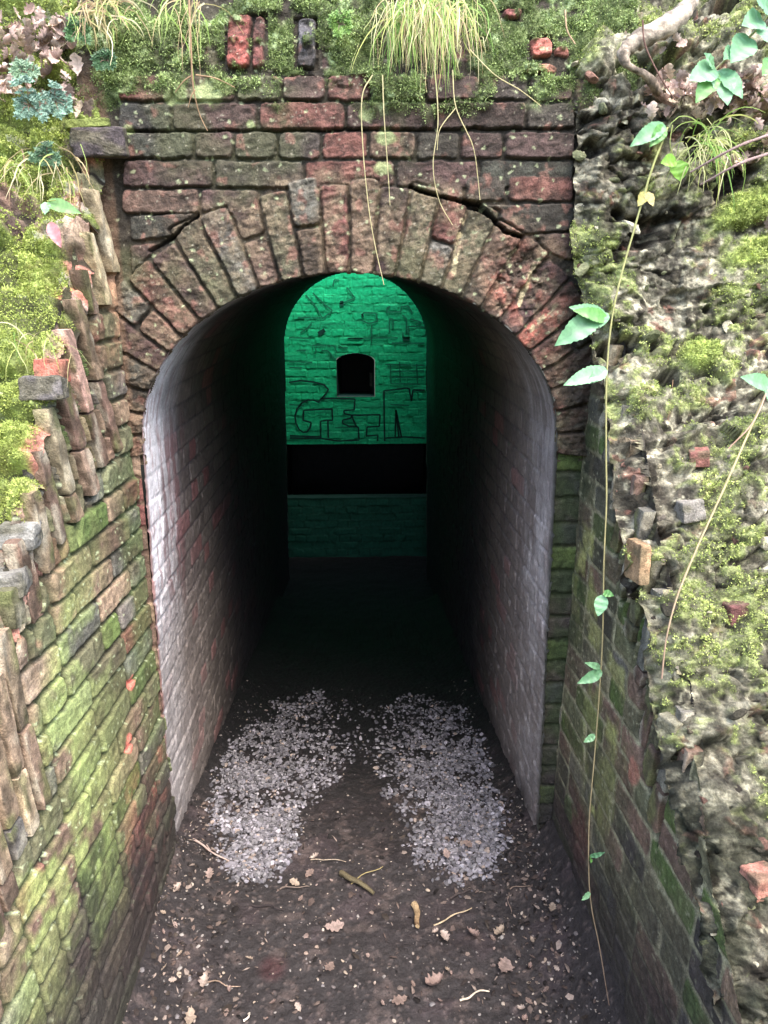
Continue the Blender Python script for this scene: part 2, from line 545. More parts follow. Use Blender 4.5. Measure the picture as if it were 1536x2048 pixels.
    # broken red core at the right haunch
    core = sm(0.11, 0.05, np.hypot(X - onY(1040, 560).x, (Z - onY(1040, 560).z) * 0.8))
    n = fbm(X, Z, 30, 4, 91)
    w1, w2, wr, wdx, wdy = worley(X + .02 * n, Z + .02 * fbm(X, Z, 40, 3, 96), 30, 92)
    f.H += core * (0.006 * wr[0] - 0.014 + 0.016 * n + .006 * fbm(X, Z, 80, 4, 94) - 0.006 * sm(0.2, 0, w2 - w1))
    cc = s2l(160, 84, 62) * (0.5 + 0.9 * vnoise(X * 70, Z * 70, seed=95)[..., None])
    k = (core * sm(-0.1, 0.35, n) * .85)[..., None]
    f.C = f.C * (1 - k) + cc * k
    low = sm(1.60, 1.45, Z) * sm(0.5, 0.56, X)
    f.tint(low * (n > -.1), s2l(120, 66, 56), 0.6)
    cre = fbm(X * .9 + Z * .5, Z * 1.6 - X * .5, 26, 4, 97, .6, True)
    f.tint(sm(.25, .6, cre) * f.B, s2l(40, 34, 30), .55)
    f.H -= .0012 * sm(.3, .6, cre) * f.B
    # light mortar smears between voussoirs at right
    for (p, q) in [((1030, 500), (1005, 540)), ((925, 440), (905, 545)), ((1075, 520), (1040, 610)), ((1110, 610), (1060, 660))]:
        A = onY(*p); Bq = onY(*q)
        e = (Bq.x - A.x, Bq.z - A.z); L2 = e[0] ** 2 + e[1] ** 2
        t = np.clip(((f.wu - A.x) * e[0] + (f.wv - A.z) * e[1]) / L2, 0, 1)
        dd = np.hypot(f.wu - A.x - t * e[0], f.wv - A.z - t * e[1])
        f.tint(sm(0.008, 0.004, dd) * (vnoise(X * 90, Z * 90, seed=4) > .3), s2l(196, 180, 132), 0.9)
    # weather: algae film, lichen, moss at top
    g1 = fbm(X, Z, 7, 4, 21)
    f.tint(sm(0.05, 0.5, g1) * 0.6, s2l(88, 92, 60))
    f.tint(sm(-0.1, 0.4, fbm(X, Z, 9, 5, 31, .6)) * 0.6, s2l(54, 48, 42))
    f.tint(sm(0.25, 0.5, fbm(X, Z, 34, 3, 37)) * f.B * 0.5, s2l(150, 96, 78))
    f.spots(60, 0.07, PAL['lichen'], 41, amt=0.7)
    f.spots(120, 0.09, s2l(170, 164, 140), 43, region=(g1 > -0.2), amt=0.6)
    ztop = onY(700, 196).z
    top = sm(ztop - 0.03, ztop + 0.03, Z + 0.05 * fbm(X, Z, 12, 3, 51))
    clean = np.zeros_like(X)                                       # bricks the photograph shows bare
    for x0, y0, x1, y1 in [(448, 12, 530, 136), (588, 20, 634, 138), (562, 150, 742, 202), (1008, 0, 1058, 28), (1055, 62, 1150, 150), (240, 190, 560, 206)]:
        p = onY(x0, y1); q = onY(x1, y0)
        clean = np.maximum(clean, ((X > p.x) & (X < q.x) & (Z > p.z) & (Z < q.z)) * 1.0)
    clean = clean * sm(-0.45, -0.1, fbm(X, Z, 40, 3, 57))
    mossn = fbm(X, Z, 14, 4, 61)
    mk = top * sm(-0.35, 0.05, mossn) * (1 - clean)
    f.tint(mk, s2l(76, 92, 44), 0.92)
    f.tint(mk * sm(0.0, 0.4, fbm(X, Z, 30, 3, 63)), s2l(120, 140, 70), 0.7)
    f.tint(mk * sm(0.25, 0.5, fbm(X, Z, 22, 3, 67)), s2l(176, 204, 134), 0.85)
    f.H += mk * (0.012 + 0.016 * fbm(X, Z, 26, 4, 65)) + top * (1 - clean) * 0.018 * fbm(X, Z, 10, 3, 66)
    # lichen patches between courses
    for (px, py, r, a_) in [(415, 182, .05, 1), (350, 190, .03, 1), (775, 275, .035, .9), (730, 232, .022, .9), (765, 335, .03, .9), (250, 262, .02, .7), (500, 250, .012, .8)]:
        p = onY(px, py)
        d = np.hypot((X - p.x), (Z - p.z) * 1.5) + 0.02 * fbm(X, Z, 50, 3, px)
        f.tint(sm(r, r * 0.5, d) * a_, s2l(168, 186, 116), 0.8)
    f.tint(sm(-.588, -.600, X) * sm(ztop + .1, ztop, Z), s2l(124, 94, 68), .75)
    # darker tone in the right corner
    f.tint(sm(0.56, 0.60, X) * sm(ztop + .05, ztop - .05, Z), s2l(40, 42, 34), 0.75)
    f.C = (f.C * .86 + s2l(80, 72, 62) * .14 * (.6 + .8 * vnoise(X * 60, Z * 60, seed=98))[..., None]) * .92
    Y = -f.H.copy()
    over = np.clip(Z - ztop, 0, None)
    Y += 0.16 * over + 0.5 * over ** 2
    Pp = np.stack([X, Y, Z], -1)
    edge = 0.006 * fbm(X, Z, 40, 2, 71)
    keep = ~in_arch(X, Z, 0.0, -0.004 + edge)
    grid_obj("brickwork", Pp, f.C, M_brick, keep, root)
    Nn = grid_normals(Pp); Nn = np.where((Nn[..., 1:2] > 0), -Nn, Nn)
    MOSS_SITES.append((Pp, Nn, np.clip(mk * 1.0, 0, 1) * keep, 'dark'))
    # narrow brick jambs below the spring of the arch
    for sx, w0, w1 in ((1, 0.585, 0.69), (-1, 0.59, 0.64)):
        zz = np.arange(-0.1, 1.42, 0.004); xx = np.arange(w0, w1, 0.004)
        g = Field(xx, zz, 13 + sx, mortar=s2l(60, 60, 44) if sx > 0 else s2l(104, 78, 62), depth=-0.008 if sx > 0 else -.003, warp=.006)
        for k in range(20):
            z0 = k * 0.075 - 0.03
            g.quad([(w0 - .05, z0), (w1 + .05, z0), (w1 + .05, z0 + .066), (w0 - .05, z0 + .066)], 0.0,
                   pal(['dark', 'moss', 'char'] if sx > 0 else ['brown', 'brown', 'red', 'tan'], rr), rnd=.006)
        if sx > 0:
            g.tint(0.75 * sm(-.6, .1, fbm(g.U, g.V, 14, 3, 3)), s2l(52, 66, 34))
        g.tint(sm(0.55, 0.1, g.V), PAL['soil'], 0.8)
        X_ = g.U * sx
        keepj = ~in_arch(X_, g.V, 0.0, -0.002)
        Pj = np.stack([X_, -g.H + (0.012 if sx > 0 else 0.004), g.V], -1)
        grid_obj("jamb", Pj, g.C, M_brick, keepj, root)
    return root

# ------------------------------------------------------------------ tunnel
def build_tunnel():
    root = empty("brick_tunnel", (0, 0, 0), "long dark brick barrel vault running in behind the arch, streaked white near its mouth", "tunnel")
    Yv = np.concatenate([np.arange(-0.003, 0.9, 0.0045), np.arange(0.9, 2.2, 0.008), np.arange(2.2, 4.31, 0.02)])
    zs0, rise0, a0, foot = arch(0.0)
    # v: signed length from the left foot, over the crown, to the right foot
    LW = 1.418 + 0.85
    tt = np.linspace(0, math.pi, 800)
    al = np.concatenate(([0], np.cumsum(np.hypot(np.diff(a0 * np.cos(tt)), np.diff(rise0 * np.sin(tt))))))
    AL = al[-1]
    v = np.arange(0, 2 * LW + AL, 0.0052)
    f = Field(Yv, v, 23, mortar=s2l(70, 62, 62), depth=-0.004, warp=0.003)
    rr = np.random.default_rng(9)
    nc = int((2 * LW + AL) / 0.0745)
    for k in range(nc):
        v0 = k * 0.0745
        y = -rr.uniform(0, .2)
        while y < 3.0:
            L = 0.222 if k % 2 else 0.111
            f.quad([(y, v0), (y + L - .006, v0), (y + L - .006, v0 + .069), (y, v0 + .069)], rr.uniform(-.002, .002),
                   s2l(104, 92, 82) * rr.uniform(.7, 1.15) if rr.random() < .85 else s2l(128, 72, 66), rnd=.005, rough=.0025, tilt=.002)
            y += L
    Y, S = f.U, f.V
    side = np.where(S < LW + AL / 2, -1, 1)
    hgt = np.where(side < 0, LW - S, S - (LW + AL))          # metres below the spring line (negative = in the vault)
    Sw = S + .05 * fbm(Y, S, 8, 3, 32)
    streak = fbm(Y * 26 + .8 * fbm(Y, S, 7, 3, 31), Sw * 5.0, 1.0, 5, 33, .6)                 # long in S, fine in Y: runs down the wall
    streak2 = fbm(Y * 70 + .8 * fbm(Y, S, 9, 3, 30), S * 11.0, 1.0, 4, 35, .6)
    patch = fbm(Y, S, 5, 4, 36)
    f.H *= (1 - 0.6 * sm(0.25, -0.1, hgt)) * (1 - .55 * sm(.6, .1, Y) * sm(.5, .2, hgt))
    f.H += .003 * patch
    # left: white salts at the mouth
    wl = sm(0.42, 0.10, Y + 0.10 * fbm(Y * 2, S * 5, 1, 3, 37) + 0.05 * streak) * (side < 0)
    wl = wl * sm(-0.75, -0.45, hgt)
    m = wl * sm(-0.75, 0.25, streak * 0.7 + streak2 * 0.5 + patch * 0.4 + 0.35)
    f.tint(m * (1 - 0.5 * sm(.35, .75, hgt)), s2l(252, 250, 255), 1.0)
    f.tint(wl * sm(0.15, 0.4, streak2) * sm(.9, .3, hgt), s2l(150, 62, 62), 0.6)
    f.tint(((side < 0) * sm(0.12, .2, Y) * sm(.55, .4, Y) * sm(-.1, .1, hgt) * sm(.7, .5, hgt)) * sm(-.1, .3, streak), s2l(128, 52, 54), 0.7)
    wr = sm(0.8, 0.1, np.abs(Y - 0.16) * 2.4 + 0.25 * fbm(Y * 2, S * 5, 1, 3, 38)) * (side > 0) * sm(-0.55, -0.2, hgt)
    f.tint(wr * sm(-0.4, 0.5, streak * .6 + patch * .5 + streak2 * .2) * sm(-.5, .1, hgt), s2l(250, 244, 244), 1.0)
    f.tint((side > 0) * sm(1.2, 0.1, Y) * 0.6 * sm(-.4, -.1, hgt), s2l(158, 142, 138))
    f.tint((side < 0) * sm(0.9, 0.2, Y) * 0.25, s2l(140, 124, 128))
    f.tint(sm(0.1, 0.5, patch) * 0.4, s2l(78, 64, 66))
    # paler grey-brown limewash over the lower courses
    f.tint(sm(.35, .8, hgt) * 0.5 * sm(1.4, .1, Y), s2l(140, 128, 118))
    f.tint(sm(-.15, -.42, hgt + .1 * patch) * (.5 + .5 * sm(0, .3, Y)), s2l(36, 32, 36), .85)  # shade under the vault painted onto the upper lining
    # grime towards the ground; tunnel shade further in painted into the colour
    f.tint(sm(1.15, 1.45, hgt + .1 * patch - Y * FLOOR_S), PAL['soil'], 0.85)
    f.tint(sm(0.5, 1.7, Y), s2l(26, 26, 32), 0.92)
    f.tint(sm(0.03, 0.0, Y + .01 * patch) * (side < 0), s2l(146, 80, 62), 0.8)
    f.tint(sm(0.06, 0.0, Y + .02 * patch) * (side > 0), s2l(44, 54, 38), 0.85)
    f.tint(sm(0.12, 0.0, Y + .05 * patch) * sm(-.3, -.5, hgt), s2l(66, 50, 46), 0.9)
    f.tint((side > 0) * sm(3.5, 3.9, Y) * sm(-.3, 0, hgt) * sm(.6, .3, hgt), (.006, .16, .085), .9)  # green glow bounced from the shaft, painted on the right wall's end
    # positions
    zs, rise, a, foot = arch(Y)
    left = S < LW; right = S > LW + AL
    tv = np.clip(np.interp(S - LW, al, tt), 0, math.pi)
    cx = -np.cos(tv) * a; cz = zs + rise * np.sin(tv)
    nx = -np.cos(tv) / a; nz = np.sin(tv) / rise
    nl = np.hypot(nx, nz)
    nx, nz = -nx / nl, -nz / nl                               # inwards
    dl = np.where(left, LW - S, S - LW - AL)
    hw = a + (foot - a) * np.clip(dl / 1.4, 0, 1.2)
    X = np.where(left, -hw, np.where(right, hw, cx))
    Z = np.where(left | right, zs - dl, cz)
    nx = np.where(left, 1.0, np.where(right, -1.0, nx)); nz = np.where(left | right, 0.0, nz)
    P = np.stack([X + nx * f.H, Y + 0 * X, Z + nz * f.H], -1)
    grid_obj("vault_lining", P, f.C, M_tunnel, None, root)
    return root

# ------------------------------------------------------------------ wing walls
RAKE_L = np.array([(0, 2.235), (0.12, 2.02), (0.226, 1.845), (0.41, 1.66), (0.52, 1.50), (0.864, 1.055), (1.5, 0.24), (1.75, -0.05)])
RAKE_R = np.array([(0, 1.90), (0.10, 1.72), (0.32, 1.455), (0.71, 0.965), (1.07, 0.58), (1.55, 0.08), (1.7, -0.08)])
def left_x(t, z=2.0):
    k = np.clip(z / 1.1, 0, 1)
    return -0.603 - 0.07 * t * k + 0.022 * (1 - k)
def right_x(t, z=2.0):
    k = np.clip(z / 1.1, 0, 1)
    return 0.655 + 0.05 * t * (.3 + .7 * k) - .012 * (1 - k)

def rake_walk(R):
    d = np.diff(R, axis=0); L = np.hypot(d[:, 0], d[:, 1])
    s = np.concatenate(([0], np.cumsum(L)))
    return s

RECT = []
for (x0_, y0_, x1_, y1_) in ((1, -1, 1, 1), (1, 1, -1, 1), (-1, 1, -1, -1), (-1, -1, 1, -1)):
    for q_ in (.04, .12, .35, .65, .88, .96):
        RECT.append((x0_ + (x1_ - x0_) * q_, y0_ + (y1_ - y0_) * q_))

def long_brick(S, p0, p1, ax, aw, w, d, col, seed):
    """rounded brick body from p0 to p1; ax across its width, aw out of the wall"""
    p0 = np.array(p0, float); p1 = np.array(p1, float)
    L = np.linalg.norm(p1 - p0); a3 = (p1 - p0) / L
    nl = max(8, int(L / .009)); m = len(RECT)
    V = []; C = []
    for i in range(nl + 1):
        f = i / nl
        cap = 1 - .10 * math.exp(-f * nl / .5) - .10 * math.exp(-(1 - f) * nl / .5)
        for (cx, cy) in RECT:
            V.append(p0 + a3 * L * f + np.array(ax) * cx * w / 2 * cap + np.array(aw) * cy * d / 2 * cap)
    V = np.array(V)
    n1 = vnoise(V[:, 0] * 60, V[:, 1] * 90, V[:, 2] * 16 + seed, seed=seed) - .5
    n2 = vnoise(V[:, 0] * 180, V[:, 1] * 180, V[:, 2] * 90, seed=seed + 1) - .5
    V = V + np.array(aw) * (n1 * .007 + n2 * .004)[:, None] + np.array(ax) * (n2 * .006)[:, None]
    g = .5 * vnoise(V[:, 0] * 120, V[:, 1] * 160, V[:, 2] * 14, seed=77) + .5 * vnoise(V[:, 0] * 80, V[:, 1] * 80, V[:, 2] * 50, seed=76)
    g2 = vnoise(V[:, 0] * 30, V[:, 1] * 30, V[:, 2] * 14, seed=78)
    C = np.array(col) * (.35 + 1.5 * g)[:, None]
    k = sm(.55, .75, g2)[:, None]
    C = C * (1 - .75 * k) + s2l(112, 118, 62) * .75 * k
    k = sm(.5, .75, vnoise(V[:, 0] * 55, V[:, 1] * 55, V[:, 2] * 30, seed=79))[:, None]
    C = C * (1 - .6 * k) + s2l(74, 64, 50) * .6 * k
    k = sm(.62, .78, 1 - g2)[:, None]
    C = C * (1 - .5 * k) + s2l(206, 196, 168) * .5 * k
    F = [(i * m + j, i * m + (j + 1) % m, (i + 1) * m + (j + 1) % m, (i + 1) * m + j) for i in range(nl) for j in range(m)]
    S.add(V, F, C)
    S.add(np.vstack([V[:m].mean(0), V[:m]]), [(0, j + 1, (j + 1) % m + 1) for j in range(m)], col)
    S.add(np.vstack([V[-m:].mean(0), V[-m:]]), [(0, (j + 1) % m + 1, j + 1) for j in range(m)], col)

def wing_face(side, R, seed, wave, names, tnames):
    u = np.arange(-0.01, 1.62, 0.0042); v = np.arange(-0.08, 2.30, 0.0036)
    f = Field(u, v, seed, mortar=s2l(60, 56, 40) if side < 0 else s2l(150, 144, 108), depth=-0.010 if side < 0 else -.003, warp=.0024)
    if side < 0: f.H = -.010 + .4 * (f.H + .010)
    if side > 0: f.H *= .4
    rr = np.random.default_rng(seed)
    for k in range(32):
        z0 = -0.03 + k * 0.0752
        t = -rr.uniform(0, .2) * 0 - (0.11 if k % 2 else 0.0)
        while t < 1.7:
            L = 0.225 if rr.random() < .6 else 0.113
            f.quad([(t, z0), (t + L - .008, z0), (t + L - .008, z0 + .066), (t, z0 + .066)], rr.uniform(-.003, .003) * (1 if side < 0 else .5), pal(names, rr, .2), rnd=.004, rough=.0020 if side < 0 else .0018)
            t += L
    SB = Soup()
    t0 = -0.02
    while t0 < 1.6:
        wd_ = 0.057 + rr.uniform(-.010, .012)
        L = wave(t0) + rr.uniform(-.03, .03)
        if L < 0.04:
            t0 += wd_; continue
        lean = -0.42 * float(sm(.75, .15, t0)) - .05 + rr.uniform(-.02, .02)
        n = np.array([lean, -1.0]); n /= np.linalg.norm(n)
        z0 = np.interp(t0, R[:, 0], R[:, 1]); z1 = np.interp(t0 + wd_, R[:, 0], R[:, 1])
        g_ = .007
        c = pal(tnames, rr, .2); h = rr.uniform(-.004, .008)
        top0 = np.array([t0 + g_ * .5, z0 + .03]); top1 = np.array([t0 + wd_ - g_ * .5, z1 + .03])
        cut = L if L < .27 else .215 + rr.uniform(-.02, .02)
        f.quad([top0, top1, top1 + n * (L + .03), top0 + n * (L + .03)], -.03, PAL['soil'], rnd=.007, rough=.002, reset=.007, rdep=-.03)
        xf = left_x if side < 0 else right_x
        def W3(q, out):
            return (float(xf(q[0], q[1])) - side * out, -q[0], q[1])
        mid = (top0 + top1) / 2 + n * .008
        out = rr.uniform(-.017, -.011)
        parts = [(.016, L + .02)] if L < .25 else [(.016, .225), (.232, L + .02)]
        for (a0, a1) in parts:
            if a1 - a0 < .04 or t0 < .07: continue
            cc = c if a0 == 0 else pal(tnames, rr, .2)
            o_ = out + rr.uniform(-.004, .004)
            wv_ = (wd_ - .008) * rr.uniform(.93, 1.0)
            long_brick(SB, W3(mid + n * a0, o_), W3(mid + n * a1, o_), (0, -1, 0), (1, 0, 0), wv_, .032, cc, int(rr.integers(9999)))
        t0 += wd_
    return f, rr, SB

def build_left_wing():
    root = empty("wing_wall", (left_x(0.6), -0.6, 0), "left brick wing wall with a raked top edge, green with algae and mossy along its steps", "wall")
    R = RAKE_L
    def wave(r):
        p = ((r + 0.20) % 0.44) / 0.44
        return 0.40 - 0.30 * p
    f, rr, SB = wing_face(-1, R, 31, wave, ['olive', 'brown', 'grey', 'brown', 'moss', 'tan', 'red', 'olive'], ['tan', 'brown', 'buff', 'brown', 'tan', 'olive', 'pink', 'grey', 'buff'])
    T, Z = f.U, f.V
    rk = np.interp(T, R[:, 0], R[:, 1])
    below = rk - Z
    g = fbm(T * 1.0, Z, 6, 4, 3); g2 = fbm(T, Z, 24, 4, 5)
    # algae: bright on the bricks half way down towards the viewer, dull olive elsewhere
    zone = sm(0.15, 0.6, T) * sm(0.22, 0.42, below) * sm(0.10, 0.5, Z)
    f.tint(zone * sm(-0.25, 0.25, g + .5 * g2) * (0.35 + .65 * f.B), s2l(152, 172, 82), 0.72)
    f.tint(sm(0.25, 0.1, T) * sm(1.55, 1.3, Z) * sm(.3, .6, Z) * sm(-.2, .3, g), s2l(88, 106, 56), 0.7)
    f.tint(sm(-.1, .45, fbm(T, Z, 9, 4, 7)) * .5, s2l(96, 98, 58))
    f.tint(sm(.1, .5, fbm(T, Z, 11, 4, 8)) * .5, s2l(74, 62, 48))
    f.tint(sm(0.3, 0.0, T) * sm(1.45, 1.8, Z) * .5, s2l(80, 66, 50))
    # orange spalls near the ground beside the tunnel
    zo = sm(0.0, .08, T) * sm(.55, .3, T) * sm(0.10, 0.22, Z) * sm(0.62, 0.38, Z)
    f.tint(zo * sm(.1, .25, fbm(T, Z, 15, 3, 13)) * f.B, s2l(180, 100, 72), 0.7)
    for (px, py, r) in [(258, 1365, .022), (246, 1487, .028), (60, 800, .02)]:
        p = on_plane(px, py, (-0.603, 0, 0), Vector((1, -0.07, 0)).normalized())
        f.tint(sm(r, r * .7, np.hypot(T + p.y, (Z - p.z)*.9) + .004 * g2), s2l(214, 96, 60), 1)
    # pale lime bloom near the rake
    f.tint(sm(.35, 0, below) * sm(0.0, .4, fbm(T, Z, 13, 4, 15)) * f.B, s2l(206, 184, 156), .65)
    f.tint(sm(.4, .05, below) * sm(0.3, .5, fbm(T, Z, 17, 3, 16)), s2l(180, 110, 84), .5)
    f.spots(70, 0.12, PAL['lichen'], 17, amt=0.7)
    f.tint(sm(0.2, 0.0, T) * sm(1.55, 1.7, Z) * sm(-.4, .2, g2), s2l(184, 132, 92), .6)
    f.tint(sm(0.62, 0.22, Z + .14 * g + .05 * g2 - .12 * T), PAL['soil'], 0.92)
    f.H *= (1 - .7 * sm(.25, .0, Z + .1 * g))
    f.H += 0.003 * fbm(T, Z, 5, 3, 19)
    f.C = f.C * (1.22 + .25 * sm(.3, .9, T)[..., None])
    keep = below > 0.012 * fbm(T, Z, 30, 2, 20) - 0.006
    P = np.stack([left_x(T, Z) + f.H, -T, Z], -1)
    grid_obj("brick_face", P, f.C, M_brick, keep, root)
    SB.build("upright_bricks", M_brick, root)
    # ---- raked mossy top: bricks seen from their broken upper sides
    s = rake_walk(R)
    ext = np.array([(-1.6, 3.3), (-0.7, 2.95), (-0.22, 2.62), (-0.06, 2.42)])
    RR = np.vstack([ext, R])
    s = rake_walk(RR)
    u = np.arange(0, s[-1], 0.0042); w = np.arange(0.0, 0.95, 0.0042)
    h = Field(u, w, 37, mortar=s2l(58, 50, 40), depth=-0.03, warp=.008)
    r = 0.0; k = 0
    rr = np.random.default_rng(77)
    while r < s[-1]:
        L = rr.uniform(0.075, 0.13)
        c = -0.02 - rr.uniform(0, .1)
        step = rr.uniform(-.028, .028)
        while c < 1.0:
            wdt = rr.uniform(0.12, 0.24)
            if rr.random() < .93:
                sk = rr.uniform(-.010, .010)
                h.quad([(r, c), (r + L - .010, c + sk), (r + L - .010 + sk, c + wdt - .012), (r, c + wdt - .012)], step + rr.uniform(-.014, .014),
                       pal(['brown', 'pink', 'grey', 'plum', 'orange', 'tan', 'olive'], rr, .2), rnd=.022, rough=.014, tilt=.02)
            c += wdt
        r += L
    Uu, W = h.U, h.V
    n1 = fbm(Uu, W, 7, 4, 81); n2 = fbm(Uu, W, 30, 4, 83)
    h.H += 0.014 * n1 + 0.007 * n2
    # uneven inner edge
    tt = np.interp(Uu, s, RR[:, 0]); zz = np.interp(Uu, s, RR[:, 1])
    m = sm(-0.34, 0.02, n1 + .35 * n2 + 0.5 * sm(0.02, .12, W) - .28)
    m = m * sm(1.3, 1.15, tt * 0)                            # all along
    m *= sm(0.0, 0.03, W + .02 * n2)
    up = sm(0.05, -0.1, tt)
    m = np.maximum(m, sm(.12, -.02, tt) * sm(-.35, 0, n2 + .5 * n1))
    h.tint(sm(-.2, .4, fbm(Uu, W, 12, 3, 84)) * .5, s2l(170, 150, 120))
    h.tint(m, s2l(120, 138, 48), 0.9)
    h.tint(m * sm(0, .4, n2), s2l(160, 180, 60), 0.8)
    h.tint(sm(.1, .3, fbm(Uu, W, 20, 3, 85)) * (1 - m) * .8 * sm(.14, .04, W) * h.B, s2l(170, 104, 80))
    h.H -= .035 * sm(.022, .0, W)
    h.tint(up * (1 - m) * .8, s2l(70, 62, 48))
    h.tint(sm(.38, .5, fbm(Uu, W, 20, 3, 86)) * h.B, s2l(196, 194, 176), 0.5)
    h.tint((1 - h.B) * .8, s2l(44, 38, 30))
    m = np.maximum(m, .75 * sm(-.35, .1, fbm(Uu, W, 9, 4, 87)) * sm(.03, .08, W))
    h.H += m * (.008 + .012 * n2 + .005 * fbm(Uu, W, 90, 3, 88))
    nrm = np.gradient(np.stack([-tt, zz], -1), axis=0)
    nrm /= np.linalg.norm(nrm, axis=-1, keepdims=True)
    ny, nz = nrm[..., 1], -nrm[..., 0]                       # perpendicular to the rake
    sgn = np.where(nz < 0, -1, 1)
    ny *= sgn; nz *= sgn
    tpos = np.maximum(tt, 0)
    X = left_x(tpos, zz) - W + np.where(W < .02, 0.004 * n2, 0)
    rise = 0.22 * W * sm(0, .5, W)
    P = np.stack([X, -tt + ny * h.H, zz + nz * h.H + rise], -1)
    grid_obj("raked_top", P, h.C, M_rubble, None, root, flip=True)
    Nn = grid_normals(P); Nn = np.where(Nn[..., 2:3] < 0, -Nn, Nn)
    MOSS_SITES.append((P, Nn, m * (.35 + .65 * h.B), 'bright'))
    return root, (P, Nn)

def cr0(a): return a

def build_right_wing():
    root = empty("wing_wall", (right_x(0.6), -0.6, 0), "right brick wing wall, dark and damp, crumbling into rubble along its raked edge", "wall")
    R = RAKE_R
    def wave(r):
        p = ((r + 0.0) % 0.7) / 0.7
        return (0.10 + 0.24 * p) * (r < 0.75) * (r > .05)
    f, rr, SB = wing_face(1, R, 41, wave, ['olive', 'brown', 'olive', 'dark', 'olive', 'brown', 'grey', 'moss'], ['brown', 'olive', 'grey', 'brown', 'tan'])
    T, Z = f.U, f.V
    rk = np.interp(T, R[:, 0], R[:, 1]); below = rk - Z
    g = fbm(T, Z, 6, 4, 3 + 50); g2 = fbm(T, Z, 24, 4, 5 + 50)
    f.tint(sm(-.1, .45, g) * .6 * f.B, s2l(88, 88, 60))
    f.tint(sm(.0, .5, fbm(T, Z, 9, 4, 58)) * .45 * (.3 + .7 * f.B), s2l(60, 56, 46))
    f.tint(sm(0.16, 0.02, T) * sm(.5, .9, Z), s2l(44, 52, 32), .75)
    # yellow-green bricks
    for (px, py, w_, h_) in [(1178, 1085, .05, .07), (1186, 1200, .045, .07), (1190, 1270, .05, .06), (1236, 1345, .06, .05), (1228, 1465, .05, .06), (1196, 1620, .03, .03), (1165, 1120, .03, .06)]:
        p = on_plane(px, py, (0.655, 0, 0), Vector((1, 0.05, 0)).normalized())
        d = np.maximum(np.abs(T + p.y) / w_, np.abs(Z - p.z) / h_ / .62) + .35 * g2
        f.tint(sm(1.25, .5, d + .4 * g), s2l(166, 168, 84), .75)
    band = sm(.30, .05, np.abs(T - (.13 + .28 * sm(1.1, .5, Z)))) * sm(.25, .5, Z) * sm(1.25, 1.0, Z)
    f.tint(band * sm(-.15, .4, fbm(T * 2, Z, 7, 4, 61)) * (.4 + .6 * f.B), s2l(136, 142, 70), .6)
    f.tint(sm(-.1, .4, fbm(T, Z, 13, 4, 62)) * .35, s2l(112, 100, 74))
    p = on_plane(1275, 1540, (0.655, 0, 0), Vector((1, 0.05, 0)).normalized())
    f.tint(sm(.04, .025, np.hypot(T + p.y, Z - p.z) + .01 * g2), s2l(170, 104, 76), .9)
    p = on_plane(1170, 1680, (0.655, 0, 0), Vector((1, 0.05, 0)).normalized())
    f.tint(sm(.10, .05, np.hypot(T + p.y, (Z - p.z) * .8) + .03 * g2), s2l(120, 66, 54), .8)
    f.spots(70, 0.14, s2l(170, 166, 128), 17, amt=0.6)
    f.tint(sm(0.62, 0.15, Z + .14 * g + .05 * g2 - .08 * T), PAL['soil'], 0.88)
    f.H *= (1 - .6 * sm(.25, .0, Z + .1 * g))
    f.H += 0.004 * fbm(T, Z, 5, 3, 19)
    f.C = f.C * 1.15
    keep = below > 0.03 * fbm(T, Z, 12, 3, 20) - 0.03
    P = np.stack([right_x(T, Z) - f.H, -T, Z], -1)
    grid_obj("brick_face", P, f.C, M_brick, keep, root, flip=True)
    SB.build("upright_bricks", M_brick, root)
    # ---- rubble core
    prof = np.array([(-1.6, 3.3), (-0.7, 2.95), (-0.25, 2.62), (0.02, 2.38), (0.07, 2.20), (0.085, 2.02), (0.10, 1.85), (0.14, 1.70), (0.33, 1.445), (0.71, 0.965), (1.07, 0.58), (1.55, 0.08), (1.7, -0.08)])
    s = rake_walk(prof)
    u = np.arange(0, s[-1], 0.0036); w = np.arange(-0.03, 0.95, 0.0036)
    U, W = np.meshgrid(u, w, indexing='ij')
    n0 = fbm(U, W, 4, 4, 101); n1 = fbm(U, W, 13, 4, 103); n2 = fbm(U, W, 50, 4, 105)
    wu = U + .03 * n1; wv = W + .03 * fbm(U, W, 12, 3, 107)
    rg = fbm(wu * 1.2, wv, 8, 6, 109, .55, True)
    H = 0.045 * n0 + (.016 + .014 * sm(1.4, .8, np.interp(U, s, prof[:, 1]))) * rg
    a1, a2, ar, adx, ady = worley(wu * 1.35, wv, 13, 111, 1.0)
    crack1 = sm(.13, 0, a2 - a1) * sm(-.2, .3, fbm(U, W, 10, 2, 112))
    H += 0.030 * (ar[0] - .5) + adx * (ar[1] - .5) * 0.045 + ady * (ar[2] - .5) * 0.035 - 0.020 * crack1
    b1, b2, br, bdx, bdy = worley(wu * 1.3 + .012 * n2, wv, 34, 113, 1.0)
    crack2 = sm(.18, 0, b2 - b1)
    H += 0.006 * (br[0] - .5) + bdx * (br[1] - .5) * 0.010 + bdy * (br[2] - .5) * .008 - 0.003 * crack2
    H += 0.013 * n1 + 0.007 * n2 + .004 * fbm(U, W, 110, 3, 116)
    pits = sm(.34, .50, fbm(U, W * .8, 10, 3, 117))
    H -= .085 * pits
    crev = sm(.86, .97, 1 - np.abs(fbm(wu * 15, wv * 5, 1, 4, 119, .55)) * 1.6) * sm(-.3, .2, fbm(U, W, 5, 3, 120))
    H -= .016 * crev
    mixn = sm(-.35, .45, fbm(U, W, 24, 5, 118, .65) + .5 * (br[1] - .5))[..., None]
    C = s2l(70, 64, 52) * (1 - mixn) + s2l(158, 152, 126) * mixn
    C = C * (0.75 + .5 * cr0(ar[1]))[..., None]
